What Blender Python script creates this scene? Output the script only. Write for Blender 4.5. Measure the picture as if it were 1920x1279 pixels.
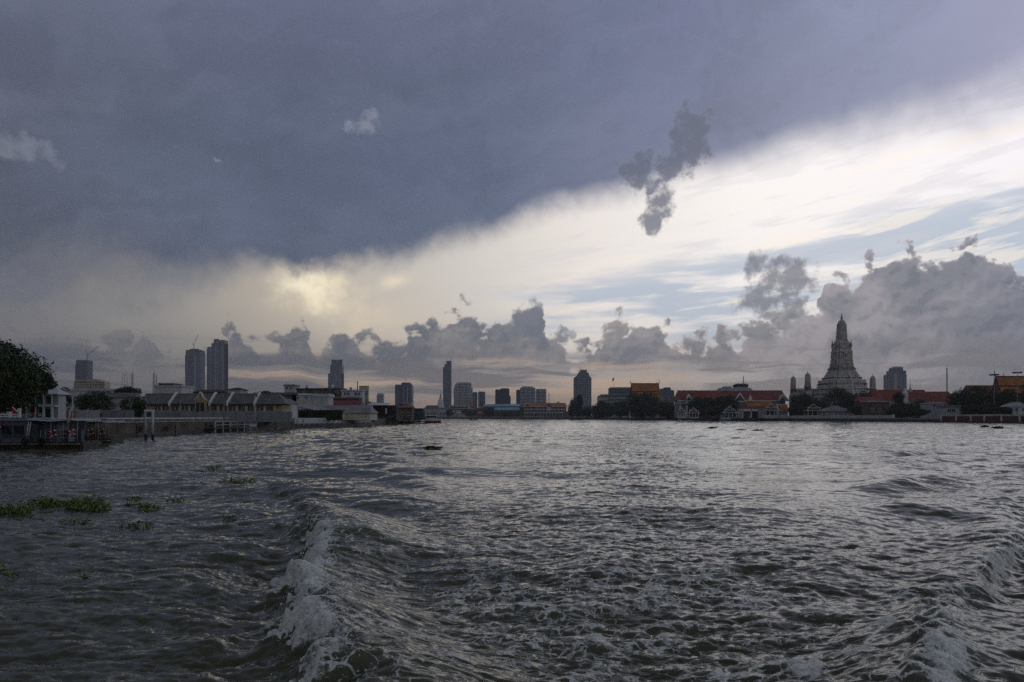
import bpy, bmesh, math, random
import numpy as np
from mathutils import Vector, Matrix

for _o in list(bpy.data.objects):
    bpy.data.objects.remove(_o, do_unlink=True)
SC = bpy.context.scene
COL = SC.collection
R = math.radians

# ---------------------------------------------------------------- camera
# photograph 1920 x 1279, focal length ~1550 px, eye 3 m above the river
FPX, CX, CY, HZ, EYE = 1550.0, 960.0, 639.5, 782.0, 3.0
cam = bpy.data.cameras.new('camera')
cam.sensor_fit = 'HORIZONTAL'
cam.sensor_width = 36.0
cam.lens = FPX / 1920.0 * 36.0
cam.clip_start = 0.1
cam.clip_end = 30000.0
camo = bpy.data.objects.new('camera', cam)
COL.objects.link(camo)
camo.location = (0, 0, EYE)
camo.rotation_euler = (math.pi / 2, 0, 0)
cam.shift_y = (HZ - CY) / 1920.0
SC.camera = camo


def ray(px, py):
    return (px - CX) / FPX, 1.0, (HZ - py) / FPX


def azel(px, py):
    x, y, z = ray(px, py)
    return math.degrees(math.atan2(x, y)), math.degrees(math.atan2(z, math.hypot(x, y)))


def at(px, py, Y):
    """the point that stands Y metres down the river on the sight line of a pixel"""
    x, y, z = ray(px, py)
    return x / y * Y, Y, EYE + z / y * Y


# ---------------------------------------------------------------- colour management
vs = SC.view_settings
vs.view_transform = 'Standard'
vs.look = 'None'
vs.exposure = 0.22
vs.gamma = 1.0
vs.use_curve_mapping = False


def lin(r, g=None, b=None):
    if g is None:
        g = b = r
    f = lambda c: (c / 255.0) / 12.92 if c <= 10.3 else (((c / 255.0) + 0.055) / 1.055) ** 2.4
    return (f(r), f(g), f(b), 1.0)


# ---------------------------------------------------------------- node helpers
class Sk:
    """a node socket with arithmetic"""
    def __init__(s, nt, sock):
        s.nt, s.k = nt, sock

    def _m(s, op, *a, clamp=False):
        n = s.nt.nodes.new('ShaderNodeMath')
        n.operation = op
        n.use_clamp = clamp
        for i, v in enumerate((s,) + a):
            if isinstance(v, Sk):
                s.nt.links.new(v.k, n.inputs[i])
            else:
                n.inputs[i].default_value = v
        return Sk(s.nt, n.outputs[0])

    def __add__(s, o): return s._m('ADD', o)
    def __radd__(s, o): return s._m('ADD', o)
    def __sub__(s, o): return s._m('SUBTRACT', o)
    def __mul__(s, o): return s._m('MULTIPLY', o)
    def __rmul__(s, o): return s._m('MULTIPLY', o)
    def __truediv__(s, o): return s._m('DIVIDE', o)
    def rsub(s, v): return s._m('MULTIPLY_ADD', -1.0, v)
    def clamp(s): return s._m('ADD', 0.0, clamp=True)
    def max(s, o): return s._m('MAXIMUM', o)
    def min(s, o): return s._m('MINIMUM', o)
    def abs(s): return s._m('ABSOLUTE')
    def exp(s): return s._m('EXPONENT')
    def pow(s, o): return s._m('POWER', o)

    def sst(s, a, b, lo=0.0, hi=1.0):
        n = s.nt.nodes.new('ShaderNodeMapRange')
        n.interpolation_type = 'SMOOTHSTEP'
        s.nt.links.new(s.k, n.inputs[0])
        for i, v in ((1, a), (2, b), (3, lo), (4, hi)):
            if isinstance(v, Sk):
                s.nt.links.new(v.k, n.inputs[i])
            else:
                n.inputs[i].default_value = v
        return Sk(s.nt, n.outputs[0])


def node(nt, typ, ins=None, **props):
    n = nt.nodes.new(typ)
    for k, v in props.items():
        setattr(n, k, v)
    for k, v in (ins or {}).items():
        if isinstance(v, Sk):
            nt.links.new(v.k, n.inputs[k])
        elif hasattr(v, 'is_output'):
            nt.links.new(v, n.inputs[k])
        else:
            n.inputs[k].default_value = v
    return n


def mixc(nt, f, a, b, blend='MIX'):
    n = nt.nodes.new('ShaderNodeMix')
    n.data_type = 'RGBA'
    n.blend_type = blend
    for idx, v in ((0, f), (6, a), (7, b)):
        if isinstance(v, Sk):
            nt.links.new(v.k, n.inputs[idx])
        else:
            n.inputs[idx].default_value = v
    return Sk(nt, n.outputs[2])


def vec(nt, x, y, z):
    return Sk(nt, node(nt, 'ShaderNodeCombineXYZ', {0: x, 1: y, 2: z}).outputs[0])


def vmath(nt, op, a, b):
    n = nt.nodes.new('ShaderNodeVectorMath')
    n.operation = op
    for i, v in enumerate((a, b)):
        if isinstance(v, Sk):
            nt.links.new(v.k, n.inputs[i])
        else:
            n.inputs[i].default_value = v
    return Sk(nt, n.outputs['Value' if op in ('DOT_PRODUCT', 'LENGTH') else 'Vector'])


def noise(nt, v, scale, detail=4.0, rough=0.55, dist=0.0, col=False, lac=2.0, dim='3D'):
    n = node(nt, 'ShaderNodeTexNoise', {'Vector': v, 'Scale': scale, 'Detail': detail, 'Roughness': rough,
                                        'Distortion': dist, 'Lacunarity': lac}, noise_dimensions=dim)
    return Sk(nt, n.outputs['Color' if col else 'Fac'])


def ramp(nt, f, stops, interp='LINEAR'):
    n = nt.nodes.new('ShaderNodeValToRGB')
    n.color_ramp.interpolation = interp
    el = n.color_ramp.elements
    while len(el) < len(stops):
        el.new(0.5)
    for e, (p, c) in zip(el, sorted(stops)):
        e.position = p
        e.color = c
    nt.links.new(f.k, n.inputs[0])
    return Sk(nt, n.outputs[0])


def curve(nt, f, pts, handle='AUTO'):
    """float curve through (x, y) points given in 0..1"""
    n = nt.nodes.new('ShaderNodeFloatCurve')
    m = n.mapping
    m.use_clip = True
    c = m.curves[0]
    pts = sorted(pts)
    while len(c.points) < len(pts):
        c.points.new(0.5, 0.5)
    for p, (x, y) in zip(c.points, pts):
        p.location = (x, y)
        p.handle_type = handle
    m.update()
    nt.links.new(f.k, n.inputs['Value'])
    return Sk(nt, n.outputs[0])


# ---------------------------------------------------------------- sun behind the cloud bank
SUN_AZ, SUN_EL = 20.0, 17.0
sun = bpy.data.lights.new('sun', 'SUN')
sun.energy = 0.08
sun.angle = R(50)
sun.color = (1.0, 0.93, 0.86)
suno = bpy.data.objects.new('sun', sun)
COL.objects.link(suno)
suno.location = (270, 800, 400)
_d = Vector((math.sin(R(SUN_AZ)) * math.cos(R(SUN_EL)), math.cos(R(SUN_AZ)) * math.cos(R(SUN_EL)), math.sin(R(SUN_EL))))
suno.rotation_euler = _d.to_track_quat('Z', 'Y').to_euler()

# ---------------------------------------------------------------- world: clear sky seen through layers of cloud
W = bpy.data.worlds.new('World')
SC.world = W
W.use_nodes = True


def build_world():
    nt = W.node_tree
    nt.nodes.clear()
    tc = node(nt, 'ShaderNodeTexCoord')
    D = Sk(nt, tc.outputs['Generated'])
    sp = node(nt, 'ShaderNodeSeparateXYZ', {0: D})
    x, y, z = (Sk(nt, sp.outputs[i]) for i in range(3))
    DEG = 180.0 / math.pi
    az0 = x._m('ARCTAN2', y) * DEG
    el0 = z._m('ARCSINE') * DEG
    n3 = vec(nt, az0, el0, 0.0)

    # warp
    wn = noise(nt, n3, 0.16, 3.0, 0.55, col=True, dim='2D')
    ws = node(nt, 'ShaderNodeSeparateXYZ', {0: wn})
    wx = Sk(nt, ws.outputs[0]) - 0.5
    wy = Sk(nt, ws.outputs[1]) - 0.5
    wf = noise(nt, n3, 0.9, 4.0, 0.6, col=True, dim='2D')
    wfs = node(nt, 'ShaderNodeSeparateXYZ', {0: wf})
    fx = Sk(nt, wfs.outputs[0]) - 0.5
    fy = Sk(nt, wfs.outputs[1]) - 0.5

    def T(a):
        return ((a + 42.0) * (1 / 84.0)).clamp()

    def tx(px):
        return (azel(px, 500)[0] + 42.0) / 84.0

    t = T(az0)
    side = az0.abs().sst(45.0, 130.0)        # away from the river view everything evens out

    def elc(pts, tt, EM=30.0, handle='AUTO'):
        return curve(nt, tt, [((azel(px, py)[0] + 42.0) / 84.0, azel(px, py)[1] / EM) for px, py in pts], handle) * EM

    # ---- bright upper layer, by azimuth
    up = ramp(nt, t, [(tx(-250), lin(100, 99, 104)), (tx(0), lin(119, 117, 119)), (tx(300), lin(146, 142, 138)), (tx(560), lin(180, 171, 160)),
                      (tx(800), lin(205, 198, 190)), (tx(1100), lin(234, 227, 222)), (tx(1400), lin(247, 242, 240)),
                      (tx(1950), lin(248, 243, 247)), (tx(2400), lin(200, 198, 205))])
    hor = ramp(nt, t, [(tx(-250), lin(82, 83, 92)), (tx(0), lin(90, 90, 97)), (tx(300), lin(101, 99, 104)), (tx(560), lin(122, 114, 110)), (tx(850), lin(150, 132, 120)),
                       (tx(1200), lin(147, 134, 127)), (tx(1500), lin(137, 133, 135)), (tx(1950), lin(128, 129, 137)), (tx(2400), lin(130, 130, 138))])
    base = mixc(nt, (el0 + wy * 2.0).sst(0.5, 6.5), hor, up)

    # pale blue openings and cream streaks, long and flat
    sv = vmath(nt, 'MULTIPLY', vec(nt, az0 + el0 * 1.1, el0 - az0 * 0.05, 0.0), (0.055, 0.46, 0.0))
    s1 = noise(nt, sv, 1.0, 5.0, 0.55, dim='2D')
    sv2 = vmath(nt, 'MULTIPLY', vec(nt, az0 + 40.0, el0 - az0 * 0.16, 3.0), (0.11, 0.8, 1.0))
    s2 = noise(nt, sv2, 1.0, 4.0, 0.58, dim='2D')
    reg = az0.sst(-9.0, 2.0) * (el0 + az0 * -0.17).sst(10.5, 7.0) * el0.sst(3.5, 5.5)
    blue = (s1 + reg * 0.20).sst(0.53, 0.70) * reg
    gap = blue * 0.9
    base = mixc(nt, blue * 0.9, base, lin(178, 191, 208))
    strk = s2.sst(0.53, 0.66) * az0.sst(-4.0, 6.0) * el0.sst(4.5, 7.0) * (el0 - az0 * 0.35).sst(11.0, 5.0)
    base = mixc(nt, strk * 0.6, base, lin(252, 243, 230))
    gry = s2.sst(0.47, 0.36) * az0.sst(-6.0, 4.0) * el0.sst(6.5, 9.0)
    base = mixc(nt, gry * 0.30, base, lin(208, 206, 212))

    # glow where the hidden sun breaks through
    wcache = {}

    def blob(px, py, rx, ry, warp=1.0, rot=0.0, fine=0.0):
        a, e = azel(px, py)
        k = DEG / FPX
        if (warp, fine) not in wcache:
            wcache[(warp, fine)] = vec(nt, az0 + wx * warp + fx * fine, el0 + wy * warp + fy * fine, 0.0)
        mp = node(nt, 'ShaderNodeMapping', {0: wcache[(warp, fine)]}, vector_type='TEXTURE')
        mp.inputs[1].default_value = (a, e, 0)
        mp.inputs[2].default_value = (0, 0, R(rot))
        mp.inputs[3].default_value = (rx * k, ry * k, 1)
        q = Sk(nt, mp.outputs[0])
        return vmath(nt, 'DOT_PRODUCT', q, q)        # 1 at the rim
    gt = noise(nt, vec(nt, az0 + 70.0, el0 * 1.6, 0.0), 0.35, 4.0, 0.6, dim='2D').sst(0.36, 0.58)
    g1 = (blob(610, 556, 115, 44, 3.6, -24, 1.5) * -1.2).exp() * (gt * 0.65 + 0.35)
    g1b = (blob(575, 538, 72, 31, 3.0, -30, 2.0) * -1.2).exp()
    g2 = (blob(745, 532, 26, 14, 2.0, 20) * -1.4).exp()
    g3 = (blob(700, 610, 260, 45, 3.0, -8) * -1.2).exp()
    base = mixc(nt, g3 * 0.45, base, lin(214, 200, 178))
    base = mixc(nt, g1 * 0.85, base, lin(240, 222, 192))
    base = mixc(nt, g1b * 0.9, base, lin(255, 243, 212))
    base = mixc(nt, g2 * 0.75, base, lin(240, 224, 196))

    # ---- the great dark anvil overhead
    edge = elc([(-400, 590), (0, 560), (300, 534), (450, 520), (530, 508), (595, 505), (700, 488), (800, 472), (900, 440), (1000, 410), (1100, 384),
                (1170, 366), (1300, 332), (1400, 308), (1500, 284), (1600, 262), (1700, 240), (1800, 216), (1920, 186), (2200, 110)], t, 45.0)
    edge = edge + side * (edge.rsub(12.0))
    wid = curve(nt, t, [(tx(-400), .9), (tx(0), .8), (tx(350), .50), (tx(520), .24), (tx(590), .18), (tx(700), .28), (tx(900), .28), (tx(1170), .24), (tx(1400), .30), (tx(1650), .42), (tx(1920), .5), (tx(2200), .6)]) * 5.6
    ed = el0 - edge + (wx + wy) * wid * 0.8 + (fx + fy) * wid * 0.35 * az0.sst(16.0, 2.0, 0.25, 1.0) + (wy * 1.6 + fy * 0.6) * az0.sst(-4.0, -11.0) * az0.sst(-24.0, -16.0)
    an = ed.sst(wid * -0.75, wid * 1.0)
    av = noise(nt, vmath(nt, 'MULTIPLY', vec(nt, az0 * 1.0 + el0 * 1.2, el0 - az0 * 0.30, 7.0), (0.05, 0.12, 1.0)), 1.0, 3.0, 0.55, dim='2D')
    ac = ramp(nt, t, [(tx(-400), lin(79, 83, 97)), (tx(0), lin(81, 86, 101)), (tx(400), lin(83, 91, 111)), (tx(900), lin(89, 99, 123)), (tx(1300), lin(112, 119, 148)),
                      (tx(1650), lin(138, 144, 172)), (tx(1950), lin(164, 164, 191)), (tx(2400), lin(120, 122, 142))])
    ac = mixc(nt, el0.sst(16.0, 33.0) * az0.sst(14.0, -6.0), ac, lin(103, 107, 131))
    ac = mixc(nt, el0.sst(22.0, 34.0) * az0.sst(4.0, 26.0), ac, lin(126, 131, 160))
    ac = mixc(nt, av.sst(0.35, 0.75) * 0.25, ac, lin(114, 123, 147))
    fold = noise(nt, vmath(nt, 'MULTIPLY', vec(nt, az0 + el0 * 0.8 + wx * 9.0, el0 - az0 * 0.35 + wy * 5.0, 0.0), (0.07, 0.22, 1.0)), 1.0, 5.0, 0.62, dim='2D')
    ac = mixc(nt, fold.sst(0.38, 0.68) * 0.12, ac, lin(66, 72, 88))
    ac = mixc(nt, fold.sst(0.54, 0.34) * 0.07, ac, lin(138, 142, 160))
    ac = mixc(nt, side * 0.8, ac, lin(94, 98, 104))
    ac = mixc(nt, el0.sst(36.0, 60.0), ac, lin(95, 99, 105))
    ac = mixc(nt, (wx + fy * 0.6).sst(0.0, 0.25) * 0.10, ac, lin(60, 68, 82))
    base = mixc(nt, an, base, ac)

    # ---- cumulus in front
    tops = [(-300, 640), (0, 612), (60, 640), (180, 640), (235, 618), (290, 632), (330, 668), (400, 640), (432, 606), (480, 632), (520, 636), (562, 606), (592, 640), (640, 626),
            (700, 634), (745, 628), (790, 608), (830, 588), (870, 570), (900, 588), (950, 590), (984, 574), (1001, 556), (1016, 598), (1040, 640), (1070, 655), (1100, 648), (1140, 614),
            (1170, 588), (1200, 592), (1228, 596), (1255, 610), (1290, 640), (1330, 632), (1380, 622), (1440, 618), (1500, 604),
            (1540, 572), (1575, 526), (1604, 540), (1625, 486), (1700, 472), (1760, 480), (1810, 456), (1850, 470), (1880, 505),
            (1925, 545), (2000, 590), (2300, 640)]

    def cumulus(da, de):
        a = az0 + fx * 1.0 + wx * 0.7 + da
        top = elc(tops, T(a), 24.0, 'AUTO')
        nv = vec(nt, az0 + da + wx * 1.6 + fx * 0.5, el0 * 1.15 + de + wy * 1.6 + fy * 0.5, 0.0)
        v1 = node(nt, 'ShaderNodeTexVoronoi', {'Vector': nv, 'Scale': 0.52, 'Detail': 1.6, 'Roughness': 0.55, 'Lacunarity': 2.3}, feature='F1', voronoi_dimensions='2D', normalize=False)
        nb = noise(nt, nv, 0.75, 5.0 if not de else 3.0, 0.55, dim='2D')
        b = Sk(nt, v1.outputs['Distance']).rsub(0.95) * 0.55 + (nb - 0.5) * 1.0 + 0.15
        tt = top - el0 - de
        return (tt * 0.50).min(tt * 1.15 + 0.35) + (b - 0.42) * 2.0 + 0.34, b
    d0, b0 = cumulus(0.0, 0.0)
    d1, b1 = cumulus(-0.18, 0.40)          # sampled a little towards the light
    deep = az0.sst(11.0, 17.0)             # the big bank on the right has no holes
    d0 = d0 + deep * el0.sst(13.0, 6.0) * 0.35
    cm = d0.sst(0.0, az0.sst(10.0, 18.0, 0.42, 0.26))
    # nothing solid below the flat cloud bases on the left and centre
    basefl = (el0 + wy * 1.4).sst(2.4, 4.0)
    cm = cm * (az0.sst(13.0, 20.0) * 0.8).max(basefl)
    cm = cm * az0.sst(-32.0, -24.0, 0.75, 1.0)
    cc = ramp(nt, t, [(tx(0), lin(88, 90, 98)), (tx(400), lin(95, 97, 106)), (tx(800), lin(95, 101, 114)), (tx(1000), lin(101, 107, 120)),
                      (tx(1300), lin(113, 118, 131)), (tx(1600), lin(102, 109, 124)), (tx(1900), lin(98, 106, 122))])
    cl = ramp(nt, t, [(tx(0), lin(112, 110, 112)), (tx(500), lin(132, 126, 124)), (tx(900), lin(146, 140, 140)), (tx(1200), lin(160, 154, 157)),
                      (tx(1560), lin(160, 154, 162)), (tx(1900), lin(134, 135, 149))])
    lit = (d0 - d1).sst(0.0, 0.75)
    blot = noise(nt, vec(nt, az0 + 9.0, el0 * 1.3, 0.0), 0.30, 4.0, 0.55, dim='2D').sst(0.38, 0.62)
    ccol = mixc(nt, (lit * 0.40 + blot * 0.55 - 0.08).clamp(), cc, cl)
    rim = mixc(nt, az0.sst(14.0, 20.0), lin(206, 196, 186), lin(186, 180, 184))
    thin = d0.sst(0.55, 0.05) * 0.6
    ccol = mixc(nt, thin * az0.sst(-22.0, -6.0), ccol, rim)
    base = mixc(nt, cm * (az0.sst(-16.0, -26.0) * 0.35).rsub(0.97), base, ccol)

    # ---- loose scraps
    frag = noise(nt, vec(nt, az0 + 50.0, el0, 5.0), 0.95, 7.0, 0.6, dim='2D')
    scraps = None
    for px, py, rx, ry, rot in ((1292, 262, 62, 44, 60), (1270, 305, 60, 34, 30), (1192, 318, 36, 30, 40), (1205, 345, 40, 18, -20), (1240, 385, 26, 30, 0), (1228, 415, 22, 22, 0),
                                (1482, 522, 50, 36, 0), (1440, 560, 50, 28, 20), (1424, 494, 20, 24, 0), (1480, 588, 36, 22, 20),
                                (1062, 624, 22, 15, 0), (985, 592, 18, 34, -25)):
        dd = blob(px, py, rx, ry, 1.2, rot, 1.0).rsub(1.0)
        scraps = dd if scraps is None else scraps.max(dd)
    scraps = scraps.max(-1.6) * 1.1 + (frag - 0.5) * 3.7 + 0.22
    sm = scraps.sst(-0.15, 1.25)
    scol = mixc(nt, el0.sst(10.0, 16.0), lin(114, 119, 133), lin(92, 99, 118))
    scol = mixc(nt, scraps.sst(0.8, 0.0) * 0.35, scol, lin(168, 168, 178))
    base = mixc(nt, sm * 0.88, base, scol)
    pale = None
    for px, py, rx, ry, rot in ((675, 243, 36, 18, 15), (697, 222, 16, 14, 50), (70, 288, 52, 22, -10), (20, 275, 30, 20, 0), (418, 302, 10, 6, 0)):
        dd = blob(px, py, rx, ry, 1.5, rot, 1.0).rsub(1.0)
        pale = dd if pale is None else pale.max(dd)
    pale = (pale.max(-1.2) + (frag - 0.5) * 3.6).sst(-0.2, 1.3)
    base = mixc(nt, pale * az0.sst(-40.0, -10.0, 0.25, 0.55), base, lin(150, 152, 166))

    # ---- flat bands low over the city
    bv = vmath(nt, 'MULTIPLY', vec(nt, az0 + wx * 3.0, el0 + wy * 0.9, 11.0), (0.075, 0.95, 1.0))
    bn = noise(nt, bv, 1.0, 5.0, 0.55, dim='2D')
    bm = bn.sst(0.44, 0.56) * el0.sst(0.6, 1.6) * el0.sst(5.6, 3.2)
    bcol = ramp(nt, t, [(tx(0), lin(80, 83, 94)), (tx(500), lin(90, 91, 101)), (tx(900), lin(108, 106, 113)), (tx(1400), lin(122, 120, 127)), (tx(1900), lin(116, 117, 128))])
    base = mixc(nt, bm * 0.85, base, bcol)
    pk = bn.sst(0.44, 0.33) * el0.sst(1.0, 2.2) * el0.sst(4.8, 3.4) * az0.sst(-24.0, -14.0) * az0.sst(16.0, 6.0)
    base = mixc(nt, pk * 0.6, base, lin(208, 178, 152))
    # below the horizon: nothing but murk
    base = mixc(nt, el0.sst(0.0, -3.0), base, lin(80, 82, 84))

    sky = node(nt, 'ShaderNodeTexSky', sky_type='NISHITA', sun_disc=False, sun_elevation=R(SUN_EL), sun_rotation=R(SUN_AZ), altitude=0.0,
               air_density=1.0, dust_density=1.0, ozone_density=1.0)
    b1_ = node(nt, 'ShaderNodeBackground', {0: Sk(nt, sky.outputs[0]), 1: 0.05})
    b2_ = node(nt, 'ShaderNodeBackground', {0: base, 1: 1.0})
    cov = 0.97
    mx = node(nt, 'ShaderNodeMixShader', {0: cov})
    nt.links.new(b1_.outputs[0], mx.inputs[1])
    nt.links.new(b2_.outputs[0], mx.inputs[2])
    out = node(nt, 'ShaderNodeOutputWorld')
    nt.links.new(mx.outputs[0], out.inputs[0])


build_world()
W.cycles.sampling_method = 'MANUAL'
W.cycles.sample_map_resolution = 512
cy = SC.cycles
cy.max_bounces = 3
cy.diffuse_bounces = 2
cy.glossy_bounces = 2
cy.transmission_bounces = 2
cy.volume_bounces = 0
cy.use_adaptive_sampling = True
cy.adaptive_threshold = 0.015
cy.use_denoising = False
cy.adaptive_min_samples = 6
cy.caustics_reflective = False
cy.caustics_refractive = False

# ---------------------------------------------------------------- object helpers
def tag(o, label=None, cat=None, group=None, kind=None):
    if label: o['label'] = label
    if cat: o['category'] = cat
    if group: o['group'] = group
    if kind: o['kind'] = kind
    return o


# ---------------------------------------------------------------- the river: one displaced sheet
WAKE = R(8.0)                                   # heading of the boat's track away from the stern
WT = (math.sin(WAKE), math.cos(WAKE))           # along the wake
WN = (math.cos(WAKE), -math.sin(WAKE))          # to its right


def ocean_patch(N, L, lmin, lmax, wdir, seed, rms, chop, spread=2.0):
    rng = np.random.default_rng(seed)
    k1 = 2 * np.pi * np.fft.fftfreq(N, L / N)
    KX, KY = np.meshgrid(k1, k1, indexing='xy')
    K = np.hypot(KX, KY)
    K[0, 0] = 1e-6
    lam = 2 * np.pi / K
    kp = 2 * np.pi / lmax
    P = np.exp(-0.6 * (kp / K) ** 2) / K ** 3.6
    c = (KX * math.sin(wdir) + KY * math.cos(wdir)) / K
    P *= (0.12 + np.abs(c) ** spread)
    P *= 1.0 / (1.0 + (lmin / lam) ** 8)
    A = np.sqrt(P) * (rng.normal(size=K.shape) + 1j * rng.normal(size=K.shape))
    A[0, 0] = 0
    h = np.fft.ifft2(A).real
    sc = rms / h.std()
    dx = np.fft.ifft2(-1j * KX / K * A).real * sc * chop
    dy = np.fft.ifft2(-1j * KY / K * A).real * sc * chop
    return h * sc, dx, dy, N, L


def samp(p, X, Y, rot):
    h, dx, dy, N, L = p
    c, s = math.cos(rot), math.sin(rot)
    U = (X * c + Y * s) / L * N
    V = (-X * s + Y * c) / L * N
    i0 = np.floor(U).astype(np.int64)
    j0 = np.floor(V).astype(np.int64)
    fu, fv = U - i0, V - j0
    i0 %= N; j0 %= N
    i1, j1 = (i0 + 1) % N, (j0 + 1) % N

    def g(a):
        return (a[j0, i0] * (1 - fu) + a[j0, i1] * fu) * (1 - fv) + (a[j1, i0] * (1 - fu) + a[j1, i1] * fu) * fv
    a, b, d = g(h), g(dx), g(dy)
    return a, b * c - d * s, b * s + d * c


def sstep(x, a, b):
    t = np.clip((x - a) / (b - a), 0, 1)
    return t * t * (3 - 2 * t)


PA = ocean_patch(512, 47.0, 0.4, 3.6, R(12), 3, 0.064, 1.0, 4.0)
PB = ocean_patch(512, 11.3, 0.08, 0.55, R(-2), 5, 0.0150, 1.0, 6.0)
PC = ocean_patch(256, 210.0, 4.0, 16.0, R(25), 9, 0.055, 0.8)
PF = ocean_patch(256, 6.1, 0.08, 1.0, 0.3, 11, 1.0, 0.0, 0.0)   # isotropic noise for foam
PG = ocean_patch(256, 27.0, 0.5, 6.0, 1.0, 12, 1.0, 0.0, 0.0)


def kelvin_grid():
    xs = np.arange(2.0, 170.0, 0.3)
    ys = np.arange(-75.0, 75.01, 0.3)
    X, Y = np.meshgrid(xs, ys)
    H = np.zeros_like(X)
    k0 = 9.81 / 3.9 ** 2
    th = np.linspace(-1.28, 1.28, 220)
    for a in th:
        k = k0 / math.cos(a) ** 2
        w = math.exp(-(abs(a) / 1.02) ** 6) * (0.25 + abs(math.sin(a)))
        H += w * np.cos(k * (X * math.cos(a) + Y * math.sin(a)) + 0.6)
    H *= (th[1] - th[0])
    H *= sstep(X, 2, 12) * (1 - sstep(X, 90, 165))
    H *= sstep(X, 2, 10) * np.interp(X, [2, 20, 45, 90, 165], [.6, 1.0, 1.25, 1.2, .8])
    sel = (X > 18) & (X < 60) & (np.abs(Y) < .36 * X)
    H *= 0.125 / H[sel].std()
    H = np.clip(H, -.45, .55)
    return H, 2.0, -75.0, 0.3


KH, KX0, KY0, KD = kelvin_grid()


def kelvin(X, Y):
    s = X * WT[0] + Y * WT[1]
    n = X * WN[0] + Y * WN[1]
    u = (s - KX0) / KD
    v = (n - KY0) / KD
    ok = (u > 0) & (v > 0) & (u < KH.shape[1] - 2) & (v < KH.shape[0] - 2)
    u = np.where(ok, u, 0); v = np.where(ok, v, 0)
    i = u.astype(np.int64); j = v.astype(np.int64)
    fu, fv = u - i, v - j
    h = (KH[j, i] * (1 - fu) + KH[j, i + 1] * fu) * (1 - fv) + (KH[j + 1, i] * (1 - fu) + KH[j + 1, i + 1] * fu) * fv
    return np.where(ok, h, 0.0)


LB = np.array([(-1.6, 6.0, .25, .6), (-2.2, 8.8, .34, .75), (-2.6, 10.5, .36, .8), (-3.15, 12.2, .40, .8), (-3.8, 14.2, .50, 1.12), (-4.2, 16.5, .52, 1.12),
               (-4.6, 19.0, .46, .9), (-5.1, 21.0, .34, .40), (-5.8, 23.5, .26, .22), (-6.7, 26.5, .24, .30), (-8.0, 30.0, .18, .05), (-10.5, 36.0, .10, 0.)])
RB = np.array([(3.6, 6.0, .22, .6), (4.55, 8.8, .25, .7), (5.6, 11.2, .26, .72), (6.6, 13.0, .28, .7), (7.7, 14.6, .32, .62), (9.1, 16.2, .36, .72), (10.4, 17.8, .36, .78),
               (12.0, 20.0, .30, .4), (14.5, 24.0, .22, .12), (17.5, 29.5, .15, 0.0)])


LB[:, 0] += 0.5
RB[:, 3] *= 0.95
RB[:, 2] *= 0.78


def breaker(X, Y, P, sgn):
    """signed distance outwards from the crest line and its height / foam there (crest given by Y)"""
    cx = np.interp(Y, P[:, 1], P[:, 0])
    hh = np.interp(Y, P[:, 1], P[:, 2], left=P[0, 2], right=0)
    ff = np.interp(Y, P[:, 1], P[:, 3], left=P[0, 3], right=0)
    return (X - cx) * sgn, hh, ff


PLOPS = [(1140, 1000, .35, .75), (1232, 992, .4, .7), (1118, 1046, .3, .75), (1165, 1062, .3, .65), (742, 1190, .16, .95), (775, 1200, .10, 1.0), (700, 1195, .2, .8),
         (990, 1132, .2, .75), (1130, 1180, .22, .75), (1500, 1232, .22, .95), (1515, 1258, .2, .9), (868, 1248, .2, .7), (1085, 1240, .25, .7), (608, 968, .3, .85), (622, 985, .2, .8),
         (930, 1070, .25, .6), (1340, 1240, .2, .65), (1260, 1170, .2, .6), (740, 1055, .2, .7), (860, 1110, .25, .65), (1180, 930, .4, .6), (950, 1200, .2, .6), (1440, 1160, .25, .65), (1560, 1100, .3, .65),
         (1640, 1180, .25, .75), (1600, 1240, .25, .75), (1690, 1120, .25, .75)]


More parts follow.
